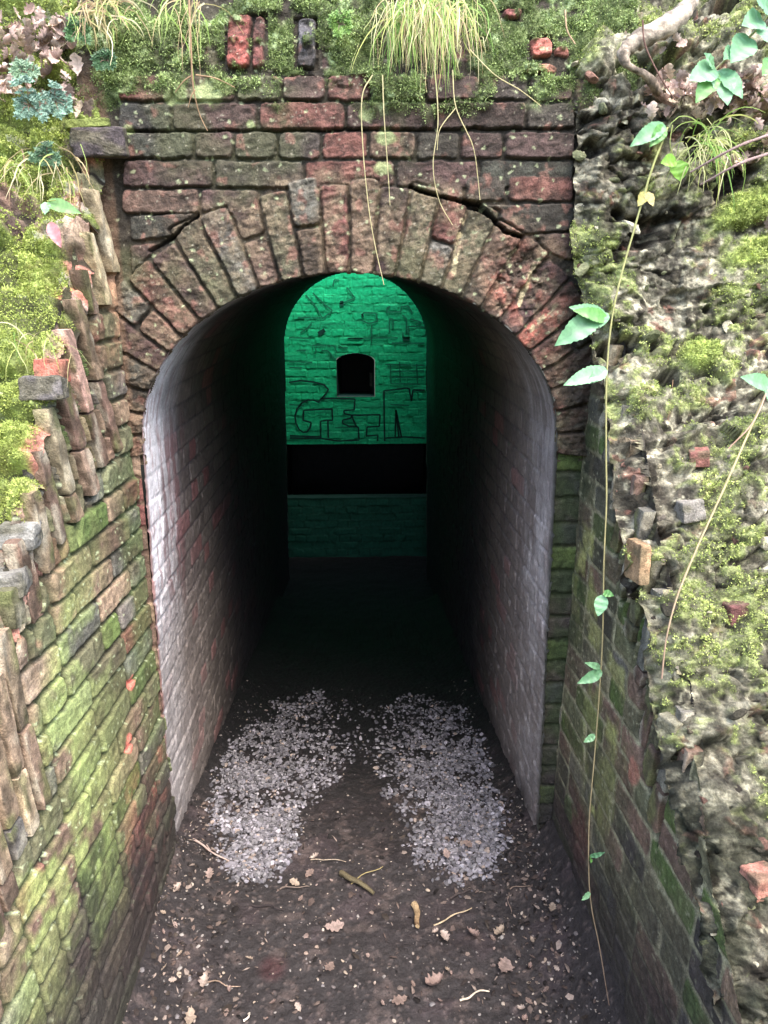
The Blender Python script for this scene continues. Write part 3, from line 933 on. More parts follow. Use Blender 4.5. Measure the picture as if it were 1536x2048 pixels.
    def tint(m, c, a=1.0):
        nonlocal C
        k = np.clip(m * a, 0, 1)[..., None]; C = C * (1 - k) + np.array(c) * k
    tt = np.interp(U, s, prof[:, 0]); zz = np.interp(U, s, prof[:, 1])
    tint(crev, s2l(30, 25, 20), .85)
    tint(crack1, s2l(44, 38, 30), .7); tint(crack2, s2l(58, 50, 40), .35); tint(pits, s2l(40, 30, 26), .8)
    tint(sm(.1, .45, fbm(U, W, 8, 4, 121)), s2l(66, 60, 48), .75)
    tint(sm(.15, .5, fbm(U, W, 17, 4, 122)), s2l(196, 190, 160), .6)
    tint((br[0] > .90) * sm(-.3, .2, n2), s2l(150, 88, 66), .6)
    tint(sm(.30, .5, fbm(U, W, 60, 3, 140)) , s2l(214, 208, 170), .75)
    tint(sm(.05, .4, fbm(U, W, 15, 5, 141, .65)), s2l(56, 52, 40), .6)
    tint(sm(1.25, .5, zz) * sm(-.35, .25, n1), s2l(66, 74, 50), .72)
    tt = np.interp(U, s, prof[:, 0]); zz = np.interp(U, s, prof[:, 1])
    moss = sm(-0.02, .40, fbm(U, W, 6, 4, 131) + .45 * n2 + .25 * n1 - .08 + .25 * sm(.1, .4, W) + .12*sm(.9,.3,tt))
    moss = moss * (1 - pits) * sm(-.4, .2, H / .05)
    upm = sm(2.25, 2.4, zz) * sm(-.3, .1, n1)
    moss = np.maximum(moss, upm)
    tint(moss, s2l(98, 106, 58), .72); tint(moss * sm(0, .4, n2), s2l(164, 176, 92), .8)
    # the two bright pillows of moss
    pil = np.zeros_like(U)
    X0 = 0.60 + 0.055 * sm(1.95, 1.6, zz) + 0.05 * np.maximum(tt, 0)
    for (px, py, rx, rz) in [(1490, 470, .10, .05), (1500, 560, .09, .035), (1370, 720, .05, .04)]:
        q = onY(px, py, -0.10)
        d = np.hypot((X0 + W - q.x) / rx, (zz - q.z) / rz) + .25 * n1
        pil = np.maximum(pil, sm(1.1, .6, d))
    tint(pil, s2l(150, 170, 44), .95)
    H = H * (1 - .5 * pil) + .025 * pil + .008 * pil * n2
    tint(sm(.25, .0, zz), PAL['soil'], .6)
    C = C * (1 - .52 * sm(1.45, .7, zz + .25 * n1))[..., None]  # lower rubble darkened in colour, against the light its upward face catches
    C = C * (.84 * (.78 + .4 * sm(.3, .7, vnoise(U * 150, W * 150, seed=150))) * (.75 + .5 * sm(-.3, .3, fbm(U, W, 45, 3, 151))))[..., None]
    nrm = np.gradient(np.stack([-tt, zz], -1), axis=0); nrm /= np.linalg.norm(nrm, axis=-1, keepdims=True)
    ny, nz = nrm[..., 1].copy(), -nrm[..., 0].copy()
    # smooth the normal along the profile so the rubble has no creases
    ker = np.hanning(61); ker /= ker.sum()
    for arr in (ny, nz):
        c = np.convolve(np.pad(arr[:, 0], 30, mode='edge'), ker, 'valid'); arr[...] = c[:, None]
    sgn = np.where(nz + (-ny) < 0, -1, 1); ny *= sgn; nz *= sgn
    L_ = np.hypot(ny, nz); ny /= L_; nz /= L_
    X = X0 + W - .02 * sm(.1, 0, W) * (n1 + .6 * ar[0])
    # the innermost strip turns round the corner
    turn = sm(.03, -.03, W)
    P = np.stack([X, -tt + ny * (H - .05 * turn), zz + nz * (H - .05 * turn) + .20 * W * sm(0, .5, W)], -1)
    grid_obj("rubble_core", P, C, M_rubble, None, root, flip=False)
    Nn = grid_normals(P); Nn = np.where((Nn[..., 2:3] - Nn[..., 1:2]) < 0, -Nn, Nn)
    MOSS_SITES.append((P, Nn, np.maximum(moss * .5 * (moss > .7), pil * 1.0), 'mid'))
    # broken stones and brick bats bedded in the rubble
    rq = np.random.default_rng(404)
    relp = P.reshape(-1, 3) - np.array(EYE)
    csp = relp @ np.array(CM)
    qx = 768 + F_PX * csp[:, 0] / -csp[:, 2]; qy = 1024 - F_PX * csp[:, 1] / -csp[:, 2]
    okv = np.flatnonzero((qx > 1120) & (qx < 1640) & (qy > 120) & (qy < 2150) & (pil.ravel() < .2))
    S = Soup()
    for i in range(420):
        j = int(okv[rq.integers(len(okv))])
        sz = min(.034, .007 + abs(rq.normal(0, .010)))
        V_, F_ = stone_v(sz, rq)
        V_ = V_ * np.array([1, .8, 1.2])
        c = [s2l(150, 140, 112), s2l(112, 100, 78), s2l(84, 78, 62), s2l(196, 188, 156), s2l(104, 96, 84), s2l(122, 84, 66), s2l(92, 98, 62), s2l(60, 52, 42), s2l(120, 124, 84)][int(rq.integers(9))] * rq.uniform(.7, 1.15)
        c = c * (.55 if P.reshape(-1, 3)[j][2] < 1.2 else .9)  # low stones darkened to match the rubble's painted shade
        cc_ = c * (0.7 + .6 * vnoise(V_[:, 0] * 160 + i, V_[:, 1] * 160, V_[:, 2] * 160, seed=6))[:, None]
        S.add(V_ + P.reshape(-1, 3)[j] - Nn.reshape(-1, 3)[j] * sz * .75, F_, cc_)
    o = S.build("rubble_stones", M_rubble, root, smooth=False)
    o['kind'] = "stuff"
    # brick ends that still stick out of the rubble
    for i, (px, py, sx, sy, sz, c, rz) in enumerate([(1384, 1026, .060, .05, .055, s2l(140, 134, 124), .1), (1516, 1765, .062, .05, .055, s2l(170, 108, 84), .25),
                                                     (1100, 120, .05, .05, .06, s2l(206, 100, 72), .2), (1405, 915, .05, .05, .04, s2l(150, 90, 76), -.3),
                                                     (1270, 1120, .03, .08, .10, s2l(176, 138, 92), .1), (1470, 1215, .07, .05, .05, s2l(120, 70, 66), .2),
                                                     (1340, 1445, .05, .05, .05, s2l(140, 136, 112), .4)]):
        # nearest surface point to the ray
        d = np.array(ray(px, py)); d /= np.linalg.norm(d)
        rel = P - np.array(EYE)
        tpar = rel @ d
        dist = np.linalg.norm(rel - tpar[..., None] * d, axis=-1)
        dist = np.where(tpar > 0, dist, 9)
        j = np.unravel_index(np.argmin(dist + .02 * tpar), dist.shape)
        lump("brick", P[j] - Nn[j] * .012, (sx * .92, sy, sz * .92), rz, c, root, seed=i)
    return root, (P, Nn)

def lump(name, c, size, rz, col, parent, seed=0, tilt=0.15):
    """a worn brick: subdivided box with chipped, rounded edges"""
    k = 14
    g = np.linspace(-1, 1, k)
    V = []; F = []; n = 0
    for ax in range(3):
        for sg in (-1, 1):
            A, B = np.meshgrid(g, g, indexing='ij')
            p = np.zeros((k, k, 3)); p[..., ax] = sg; p[..., (ax + 1) % 3] = A; p[..., (ax + 2) % 3] = B
            V.append(p.reshape(-1, 3))
            idx = np.arange(k * k).reshape(k, k) + n
            q = np.stack([idx[:-1, :-1], idx[1:, :-1], idx[1:, 1:], idx[:-1, 1:]], -1).reshape(-1, 4)
            if sg < 0: q = q[:, ::-1]
            F.append(q); n += k * k
    V = np.concatenate(V); F = np.concatenate(F)
    r = (np.sum(np.abs(V) ** 14, 1)) ** (1 / 14.0)
    V = V / r[:, None]
    hs = np.array(size) / 2
    V = V * hs
    nn = vnoise(V[:, 0] * 45 + seed * 7, V[:, 1] * 45, V[:, 2] * 45, seed=seed) - .5
    n3 = vnoise(V[:, 0] * 140, V[:, 1] * 140 + seed, V[:, 2] * 140, seed=seed + 3) - .5
    nb_ = vnoise(V[:, 0] * 22 + seed, V[:, 1] * 22, V[:, 2] * 22, seed=seed + 8) - .5
    V = V * (1 + .12 * nn + .08 * n3 + .12 * nb_)[:, None]
    M = np.array(Euler((tilt * ((seed * 37 % 7) / 3.5 - 1), tilt * ((seed * 17 % 5) / 2.5 - 1), rz)).to_matrix())
    V = V @ M.T + np.array(c)
    C = np.array(col) * (0.45 + .7 * vnoise(V[:, 0] * 60, V[:, 1] * 60, V[:, 2] * 60, seed=9))[:, None]
    gm = sm(.5, .7, vnoise(V[:, 0] * 35, V[:, 1] * 35, V[:, 2] * 35, seed=19))[:, None]
    C = C * (1 - .6 * gm) + s2l(96, 92, 66) * .6 * gm
    return raw_mesh(name, V, F.ravel(), np.full(len(F), 4), C, M_brick, parent, False)

# ------------------------------------------------------------------ far chamber with green wall
YF = 5.3
def build_far():
    # upper green wall with a small arched window niche
    root = empty("painted_wall", (0, YF, 0.3), "bright green brick wall with a small arched opening and outlined graffiti, at the far end", "wall")
    x = np.arange(-0.95, 0.95, 0.006); z = np.arange(onY(700, 888, YF).z, 3.0, 0.006)
    f = Field(x, z, 51, mortar=(.006, .37, .155), depth=-0.0008, warp=.004)
    rr = np.random.default_rng(3)
    k = 0; zz = z[0] - .02
    while zz < 3.0:
        c = -1.0 - rr.uniform(0, .2)
        while c < 1.0:
            L = .225 if k % 2 else .112
            f.quad([(c, zz), (c + L - .007, zz), (c + L - .007, zz + .066), (c, zz + .066)], rr.uniform(-.003, .004), np.array([.005, .46, .20]) * rr.uniform(.94, 1.04), rnd=.006, rough=.0015)
            c += L
        zz += .075; k += 1
    X, Z = f.U, f.V
    f.tint(sm(.1, .5, fbm(X * .35, Z * 2.2, 8, 4, 5)) * .35, (.008, .26, .13))
    f.tint(sm(.1, .45, fbm(X * .3, Z * 3, 14, 3, 8)) * .4, (.008, .20, .10))
    f.tint(sm(onY(700, 770, YF).z, onY(700, 890, YF).z, Z) * .25, (.01, .33, .16))
    # niche
    p0 = onY(674, 793, YF); p1 = onY(749, 793, YF); pt = onY(711, 707, YF); sp = onY(711, 726, YF)
    cx = (p0.x + p1.x) / 2; hw = (p1.x - p0.x) / 2
    top = sp.z + (pt.z - sp.z) * np.sqrt(np.clip(1 - ((X - cx) / (hw * 1.05)) ** 2, 0, 1))
    inside = (np.abs(X - cx) < hw) & (Z > p0.z) & (Z < top)
    P = np.stack([X, YF - f.H, Z], -1)
    grid_obj("brickwork", P, f.C, M_green, ~inside, root)
    # niche lining: a real recess, splayed, closed by a near-black back standing in for darkness
    S = Soup()
    n = 22
    outline = [(p0.x, p0.z), (p1.x, p1.z)]
    for i in range(n + 1):
        a = math.pi * i / n
        xx = cx + hw * math.cos(a)
        outline.append((xx, sp.z + (pt.z - sp.z) * math.sqrt(max(0, 1 - (math.cos(a) * .95) ** 2))))
    m = len(outline)
    V = [(a, YF - .004, b) for a, b in outline] + [(cx + (a - cx) * .8, YF + .40, b) for a, b in outline]
    F = [(i, (i + 1) % m, (i + 1) % m + m, i + m) for i in range(m)]
    S.add(V, F, (.01, .05, .045))
    S.add([(cx, YF + .40, (p0.z + pt.z) / 2)] + V[m:], [(0, i + 1, (i + 1) % m + 1) for i in range(m)], (.01, .012, .016))
    S.build("niche", M_dark, root, smooth=False)
    q0 = onY(741, 746, YF + .2); q1 = onY(741, 772, YF + .2)
    S = Soup()
    S.add([(q0.x - .008, YF + .2, q0.z), (q0.x + .016, YF + .16, q0.z), (q1.x + .016, YF + .16, q1.z), (q1.x - .008, YF + .2, q1.z),
           (q0.x - .008, YF + .23, q0.z), (q0.x + .016, YF + .2, q0.z), (q1.x + .016, YF + .2, q1.z), (q1.x - .008, YF + .23, q1.z)],
          [(0, 1, 2, 3), (7, 6, 5, 4), (0, 4, 5, 1), (3, 2, 6, 7), (1, 5, 6, 2), (0, 3, 7, 4)], s2l(120, 120, 116))
    S.build("shutter_edge", M_dark, root, smooth=False)
    # graffiti: strokes given in photograph crop coordinates (crop origin 560,540, scale 4.8)
    def stroke(S, pts, w, col):
        pts = [onY(560 + a / 4.8, 540 + b / 4.8, YF) for a, b in pts]
        P2 = np.array([(p.x, p.z) for p in pts])
        # resample and wobble
        seg = np.concatenate(([0], np.cumsum(np.hypot(*np.diff(P2, axis=0).T))))
        nn = max(2, int(seg[-1] / .012))
        ss = np.linspace(0, seg[-1], nn)
        Q = np.stack([np.interp(ss, seg, P2[:, 0]), np.interp(ss, seg, P2[:, 1])], -1)
        d = np.gradient(Q, axis=0); d /= np.linalg.norm(d, axis=1, keepdims=True) + 1e-9
        nr = np.stack([-d[:, 1], d[:, 0]], -1)
        wv = w / 2 * (0.8 + .45 * vnoise(ss * 30, ss * 0 + w * 99, seed=int(abs(pts[0].x) * 1000)))
        A = Q + nr * wv[:, None]; B = Q - nr * wv[:, None]
        V = []
        for (a, b) in zip(A, B):
            V += [(a[0], YF - .010, a[1]), (b[0], YF - .010, b[1])]
        S.add(V, [(2 * i, 2 * i + 1, 2 * i + 3, 2 * i + 2) for i in range(nn - 1)], col)
    INK = (.003, .035, .03)
    lines = [
        [(85, 1078), (200, 1060), (330, 1075), (420, 1100), (465, 1145), (440, 1190), (395, 1235), (370, 1270), (330, 1250), (270, 1245), (210, 1275), (165, 1330), (145, 1400), (155, 1470), (185, 1530), (225, 1558), (262, 1550), (290, 1510), (300, 1462), (250, 1450), (222, 1440), (228, 1345), (500, 1332), (505, 1440), (440, 1442), (390, 1450), (392, 1610)],
        [(460, 1450), (465, 1610)],
        [(385, 1235), (520, 1230), (720, 1238), (712, 1340), (612, 1348), (618, 1378), (690, 1392), (960, 1388), (952, 1500), (835, 1505), (830, 1592), (940, 1582), (935, 1640)],
        [(690, 1392), (700, 1430), (735, 1500), (752, 1510), (758, 1620)],
        [(690, 1392), (680, 1422), (600, 1440), (602, 1470), (660, 1498), (735, 1500)],
        [(95, 1610), (200, 1612), (390, 1615), (560, 1640), (760, 1630)], [(95, 1590), (390, 1600)],
        [(1005, 1640), (1000, 1400), (998, 1160), (1220, 1132), (1240, 1140), (1262, 1262), (1275, 1150), (1390, 1152)],
        [(1105, 1600), (1112, 1340), (1165, 1600)], [(1112, 1340), (1140, 1600)], [(1008, 1612), (1200, 1600), (1390, 1612)],
    ]
    S = Soup()
    for l in lines: stroke(S, l, .016, INK)
    S.build("graffiti_outline", M_dark, root, smooth=False)
    FAINT = (.006, .16, .085)
    faint = [
        [(245, 240), (330, 330), (410, 465), (505, 390), (440, 340), (315, 220)], [(640, 165), (720, 270), (575, 325)],
        [(170, 455), (390, 460)], [(310, 500), (260, 560), (195, 605)],
        [(790, 440), (800, 410), (920, 415), (940, 490), (850, 515), (780, 480)], [(880, 520), (880, 700)],
        [(1060, 350), (1030, 360), (1025, 405), (1160, 400), (1165, 350), (1230, 345), (1270, 410)],
        [(1050, 600), (1050, 470), (1085, 470), (1085, 560)], [(1180, 600), (1180, 650), (1240, 655), (1230, 540), (1380, 545)],
        [(1175, 430), (1215, 470), (1215, 600)], [(1250, 470), (1360, 500), (1300, 520)],
        [(520, 95), (512, 145)], [(520, 95), (570, 98)], [(340, 755), (350, 790), (330, 800)], [(400, 772), (460, 775), (535, 860)], [(460, 720), (520, 730), (545, 790)],
        [(560, 720), (600, 750), (650, 745)],
        [(650, 655), (1130, 650)], [(650, 660), (800, 658)], [(1070, 700), (1385, 702)],
        [(1060, 905), (1065, 1090), (1340, 1095)], [(1145, 880), (1155, 1080)], [(1310, 900), (1320, 1095)], [(1060, 970), (1380, 968)], [(1075, 1030), (1380, 1032)], [(1010, 905), (1390, 915)],
        [(90, 935), (210, 938)], [(310, 722), (440, 722)], [(160, 775), (250, 772)], [(85, 650), (300, 655)], [(90, 880), (310, 885)],
        [(530, 1512), (720, 1508)], [(90, 1290), (230, 1300)], [(1060, 1290), (1240, 1300)],
    ]
    S = Soup()
    for l in faint: stroke(S, l, .013, FAINT)
    stroke(S, [(370, 615), (430, 575)], .045, (.004, .05, .04))
    stroke(S, [(575, 320), (610, 318)], .04, (.006, .09, .06))
    stroke(S, [(785, 440), (800, 430)], .03, (.006, .09, .06))
    stroke(S, [(1180, 658), (1245, 660)], .035, (.006, .07, .05))
    S.build("faded_scrawl", M_dark, root, smooth=False)

    # dwarf wall below, with a dark pit behind it and the beam's underside over it
    root2 = empty("dwarf_wall", (0, YF, -0.9), "low dim green wall across the foot of the far chamber, below the black gap", "wall")
    zt = onY(700, 995, YF).z
    x = np.arange(-0.95, 0.95, 0.008); z = np.arange(-1.15, zt, 0.008)
    g = Field(x, z, 53, mortar=(.008, .06, .038), depth=-0.001)
    k = 0; z0 = -1.15
    while z0 < zt:
        c = -1.0 - rr.uniform(0, .2)
        while c < 1:
            L = .225 if k % 2 else .112
            g.quad([(c, z0), (c + L - .008, z0), (c + L - .008, z0 + .066), (c, z0 + .066)], rr.uniform(-.004, .004), np.array([.008, .075, .048]) * rr.uniform(.92, 1.05), rnd=.006, rough=.001)  # shade on the dwarf wall put in as a much darker green
            c += L
        z0 += .075; k += 1
    g.tint(sm(.0, .5, fbm(g.U, g.V, 5, 4, 5)) * .6, (.008, .08, .05))
    P = np.stack([g.U, YF - g.H, g.V], -1)
    grid_obj("face", P, g.C, M_green, None, root2)
    S = Soup()
    y0, y1 = YF - .004, YF + .14
    S.add([(-.95, y0, zt - .005), (.95, y0, zt - .005), (.95, y1, zt - .005), (-.95, y1, zt - .005)], [(0, 1, 2, 3)], (.012, .05, .04))
    S.add([(-.95, y1, zt - .005), (.95, y1, zt - .005), (.95, y1, -2.2), (-.95, y1, -2.2)], [(0, 1, 2, 3)], (.02, .02, .02))
    S.build("coping", M_dark, root2, smooth=False)
    zb = onY(700, 888, YF).z
    root3 = empty("pit", (0, YF + .8, -2.2), "black void of a low chamber behind the gap at the tunnel end", "pit")
    S = Soup()
    b = (.02, .022, .026)  # near-black lining: the gap's darkness put into the colour
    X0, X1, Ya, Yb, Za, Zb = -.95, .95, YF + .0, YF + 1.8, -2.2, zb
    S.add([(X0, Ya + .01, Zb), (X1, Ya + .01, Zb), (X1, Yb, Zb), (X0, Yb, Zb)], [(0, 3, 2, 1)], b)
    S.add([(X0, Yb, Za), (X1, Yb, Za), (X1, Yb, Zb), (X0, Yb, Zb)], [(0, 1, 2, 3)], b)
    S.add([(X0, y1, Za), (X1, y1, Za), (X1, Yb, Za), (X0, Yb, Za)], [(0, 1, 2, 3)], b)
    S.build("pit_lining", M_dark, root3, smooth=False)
    # side walls and front of the shaft (sky opening above)
    root4 = empty("shaft_lining", (0, 4.8, -1.2), "green stained brick side walls of the open shaft behind the tunnel", "wall")
    for sx in (-1, 1):
        yy = np.arange(4.28, YF + 1.82, 0.02); z = np.arange(-2.2, 3.0, 0.015)
        h = Field(yy, z, 55 + sx, mortar=(.012, .05, .035), depth=-.004)
        k = 0; z0 = -2.2
        while z0 < 3.0:
            c = 4.2 - rr.uniform(0, .2)
            while c < YF:
                h.quad([(c, z0), (c + .217, z0), (c + .217, z0 + .067), (c, z0 + .067)], 0, np.array([.014, .14, .08]) * rr.uniform(.8, 1.15), rnd=.01)
                c += .225
            z0 += .075; k += 1
        h.tint(sm(YF - .01, YF + .02, h.U), (.02, .022, .026))  # stretch beside the pit painted near-black for the same darkness
        P = np.stack([sx * (.80 - h.H), h.U, h.V], -1)
        grid_obj("side_wall", P, h.C, M_green, None, root4, flip=(sx > 0))
    # front of shaft over and beside the tunnel end
    x = np.arange(-.80, .801, .01); z = np.arange(-1.3, 3.0, .01)
    X, Z = np.meshgrid(x, z, indexing='ij')
    P = np.stack([X, np.full_like(X, 4.302), Z], -1)
    grid_obj("front_wall", P, np.broadcast_to(np.array([.03, .06, .045]), P.shape).copy(), M_dark, ~in_arch(X, Z, 4.3, -.006), root4)

# ------------------------------------------------------------------ ground
def ground_h(X, Y):
    base = floor_z(Y) * 1.0
    edge = np.where(Y > 0, 0.60, 0.61 - .06 * Y)
    lat = np.clip((np.abs(X) - (edge - .22)) / .22, 0, 1.6)
    bankup = np.where(Y < 0, .12, .085) * lat ** 2 * (Y < 3.4)
    return base + bankup + .012 * fbm(X, Y, 4, 3, 201) + .006 * fbm(X, Y, 18, 4, 203)

def build_ground():
    Y = np.concatenate([np.arange(-14, -2.6, .3), np.arange(-2.6, -1.0, .02), np.arange(-1.0, .9, .005), np.arange(.9, 2.2, .01), np.arange(2.2, 5.46, .04)])
    X = np.concatenate([np.arange(-14, -1.4, .35), np.arange(-1.4, -.74, .03), np.arange(-.74, .74, .005), np.arange(.74, 1.4, .03), np.arange(1.4, 14, .35)])
    XX, YY = np.meshgrid(X, Y, indexing='ij')
    Z = ground_h(XX, YY)
    n2 = fbm(XX, YY, 60, 4, 205)
    w1, w2, wr, _, _ = worley(XX + .004 * n2, YY, 75, 207)
    crumb = (wr[0] > .72) * sm(.45, .15, w1) * (np.abs(XX) < .74) * (YY > -1)
    Z = Z + .0035 * n2 * (np.abs(XX) < .75) + .007 * crumb * wr[1]
    g = fbm(XX, YY, 5, 4, 209)
    C = s2l(44, 40, 40) * (0.9 + .25 * g)[..., None] * np.ones(3)
    k = (sm(.1, .5, fbm(XX, YY, 9, 3, 210)) * .5)[..., None]
    C = C * (1 - k) + s2l(62, 52, 54) * k
    k = (crumb * (wr[2] > .5) * .55)[..., None]
    C = C * (1 - k) + s2l(98, 86, 82) * k
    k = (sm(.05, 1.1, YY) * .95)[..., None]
    C = C * (1 - k) + s2l(13, 12, 14) * k  # floor falls to near-black inwards, the tunnel's shade put into its colour
    k = (sm(.1, .4, fbm(XX, YY, 3.2, 4, 214)) * .5 * (YY < .7))[..., None]
    C = C * (1 - k) + s2l(38, 32, 33) * k
    k = (sm(.2, .5, fbm(XX, YY, 22, 4, 215)) * .4 * sm(.7, .2, YY))[..., None]
    C = C * (1 - k) + s2l(92, 80, 76) * k
    st = on_floor(545, 1935)
    k = (sm(.06, .02, np.hypot(XX - st.x, YY - st.y) + .02 * g) * .6)[..., None]
    C = C * (1 - k) + s2l(56, 26, 28) * k
    k = sm(1.2, 2.2, np.hypot(XX, YY + 1))[..., None] * .6 * (YY < -1)[..., None]
    C = C * (1 - k) + s2l(92, 86, 62) * k
    keep = (YY < -0.02) | (np.abs(XX) < .95)
    P = np.stack([XX, YY, Z], -1)
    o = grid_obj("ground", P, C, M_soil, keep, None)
    tag(o, "dark damp soil floor between the walls, strewn with crumbs and grit", None, None, "structure")
    # hillside over and around: leaves the shaft open to the sky
    x = np.concatenate([np.arange(-14, -2, .5), np.arange(-2, 2.01, .1), np.arange(2.5, 14.5, .5)])
    y = np.concatenate([np.arange(-14, -2, .5), np.arange(-2, 7, .1), np.arange(7.5, 20, .5)])
    XX, YY = np.meshgrid(x, y, indexing='ij')
    d = np.clip(np.abs(XX) - 1.45, 0, None)
    back = 2.62 + .28 * sm(.3, 1.5, YY) + .06 * np.clip(YY - 1.5, 0, None)
    T = np.clip(-YY, -1, 1.75)
    side = np.interp(T, [-1, -.3, 0, .9, 1.75], [2.95, 2.65, 2.35, 1.15, .15]) + np.minimum(.25 * d, .9) - .03
    Z = np.where(YY > .35, np.maximum(back, side * .98), side)
    Z = np.maximum(Z, .9 * (-YY - 3.0) * (YY < -3))  # unseen rise behind the camera, added to block low sky light
    Z = np.minimum(Z, 4.2)
    Z = Z + .06 * fbm(XX, YY, 1.4, 4, 301)
    inner = (np.abs(XX) < 1.42) & (YY < .42)
    shaft = (np.abs(XX) < .82) & (YY > 4.28) & (YY < YF + .06)
    C = s2l(92, 100, 52) * (0.8 + .5 * vnoise(XX * 3, YY * 3, seed=5))[..., None] * np.ones(3)
    P = np.stack([XX, YY, Z], -1)
    o = grid_obj("hillside", P, C, M_hill, ~(inner | shaft), None)
    tag(o, "grassy earth bank over the tunnel, with an unseen rise added behind the viewer", None, None, "structure")

# ------------------------------------------------------------------ stones
def ico(level=1):
    t = (1 + 5 ** .5) / 2
    V = [(-1, t, 0), (1, t, 0), (-1, -t, 0), (1, -t, 0), (0, -1, t), (0, 1, t), (0, -1, -t), (0, 1, -t), (t, 0, -1), (t, 0, 1), (-t, 0, -1), (-t, 0, 1)]
    F = [(0, 11, 5), (0, 5, 1), (0, 1, 7), (0, 7, 10), (0, 10, 11), (1, 5, 9), (5, 11, 4), (11, 10, 2), (10, 7, 6), (7, 1, 8), (3, 9, 4), (3, 4, 2), (3, 2, 6), (3, 6, 8), (3, 8, 9), (4, 9, 5), (2, 4, 11), (6, 2, 10), (8, 6, 7), (9, 8, 1)]
    V = [np.array(v) / np.linalg.norm(v) for v in V]
    for _ in range(level):
        c = {}; nf = []
        def mid(a, b):
            k = (min(a, b), max(a, b))
            if k not in c:
                m = V[a] + V[b]; V.append(m / np.linalg.norm(m)); c[k] = len(V) - 1
            return c[k]
        for a, b, d in F:
            x, y, z = mid(a, b), mid(b, d), mid(d, a)
            nf += [(a, x, z), (b, y, x), (d, z, y), (x, y, z)]
        F = nf
    return np.array(V), np.array(F)
ICO = ico(1)

def stone_v(size, rr):
    V, F = ICO
    V = V.copy()
    # chop with random planes: angular chips
    for _ in range(7):
        n = rr.normal(size=3); n /= np.linalg.norm(n)
        d = rr.uniform(.45, .8)
        k = V @ n
        V = V - np.where(k > d, k - d, 0)[:, None] * n
    V = V * (np.array([1, rr.uniform(.6, .95), rr.uniform(.35, .65)])) * size
    M = np.array(Euler((rr.normal(0, .35), rr.normal(0, .35), rr.uniform(0, 6.3))).to_matrix())
    return V @ M.T, F

def inside_poly(x, y, poly):
    c = False; n = len(poly); j = n - 1
    for i in range(n):
        xi, yi = poly[i]; xj, yj = poly[j]
        if (yi > y) != (yj > y) and x < (xj - xi) * (y - yi) / (yj - yi + 1e-12) + xi: c = not c
        j = i
    return c

def build_gravel():
    specs = [
        ("pale grey stone chips banked along the left side of the tunnel floor",
         [(438, 1575), (432, 1640), (440, 1700), (452, 1735), (500, 1765), (560, 1745), (598, 1690), (592, 1625), (650, 1590), (730, 1510), (735, 1420), (640, 1380), (540, 1400), (505, 1450), (470, 1510)],
         [(470, 1590), (480, 1720), (560, 1700), (560, 1590), (650, 1430), (560, 1430)]),
        ("pale grey stone chips banked along the right side of the tunnel floor",
         [(735, 1430), (740, 1520), (770, 1590), (810, 1650), (825, 1700), (850, 1745), (920, 1775), (975, 1750), (1008, 1700), (1000, 1630), (972, 1540), (945, 1480), (925, 1425), (830, 1385)],
         [(870, 1590), (870, 1700), (1000, 1710), (1005, 1600), (920, 1440), (850, 1450)])]
    for k, (label, poly, core) in enumerate(specs):
        rr = np.random.default_rng(60 + k)
        pw = [(on_floor(*p).x, on_floor(*p).y) for p in poly]
        cw = [(on_floor(*p).x, on_floor(*p).y) for p in core]
        xs = [p[0] for p in pw]; ys = [p[1] for p in pw]
        S = Soup(); n = 0; tries = 0
        while n < 5600 and tries < 200000:
            tries += 1
            x = rr.uniform(min(xs) - .05, max(xs) + .05); y = rr.uniform(min(ys) - .1, max(ys) + .1)
            jx, jy = rr.normal(0, .018, 2)
            if not inside_poly(x + jx, y + jy, pw): continue
            c = inside_poly(x, y, cw)
            u_ = np.clip((abs(x) - .02) / .36, 0, 1)            # 0 at the middle of the floor, 1 at the outer rim
            if rr.random() > .12 + .88 * u_ ** 1.1: continue
            if rr.random() < sm(.15, 1.2, y) * .8: continue
            if rr.random() > float(sm(-.45, .15, fbm(np.array(x), np.array(y), 9, 3, 611))) * .9 + .1: continue
            sz = abs(rr.normal(.0046, .0032)) + .0028
            V, F = stone_v(sz, rr)
            z = float(ground_h(np.array(x), np.array(y))) + (rr.uniform(.0, .013) if c else rr.uniform(-.002, .008))
            col = s2l(118, 114, 120) * rr.uniform(.3, 1.2) * (1 if rr.random() < .82 else 1.7) * (1 - .45 * float(sm(.2, 1.3, y)) * rr.random()) * np.array([1, rr.uniform(.97, 1.02), rr.uniform(.95, 1.06)])
            if rr.random() < .03: col = s2l(140, 120, 106) * rr.uniform(.8, 1.2)
            S.add(V + (x, y, z), F, col); n += 1
        o = S.build("gravel", M_stone, None, smooth=False)
        tag(o, label, "gravel", None, "stuff")
    # grit and crumbs over the rest of the soil
    rr = np.random.default_rng(66)
    S = Soup()
    for i in range(2600):
        y = rr.uniform(-.75, .35) if rr.random() < .8 else rr.uniform(.3, 1.6)
        hw = .60 if y > 0 else .60 - .05 * y
        x = rr.uniform(-hw, hw)
        if rr.random() < .35: x = (rr.choice([-1, 1])) * (hw - abs(rr.normal(0, .1)))
        sz = abs(rr.normal(.002, .0016)) + .0012
        V, F = stone_v(sz, rr)
        z = float(ground_h(np.array(x), np.array(y))) + sz * .3
        col = [s2l(120, 112, 106), s2l(96, 86, 84), s2l(60, 52, 50), s2l(150, 134, 116), s2l(44, 36, 34)][int(rr.integers(5))] * rr.uniform(.7, 1.2)
        S.add(V + (x, y, z), F, col)
    o = S.build("grit", M_stone, None, smooth=False)
    tag(o, "fine grit and crumbs scattered over the damp soil", "grit", None, "stuff")

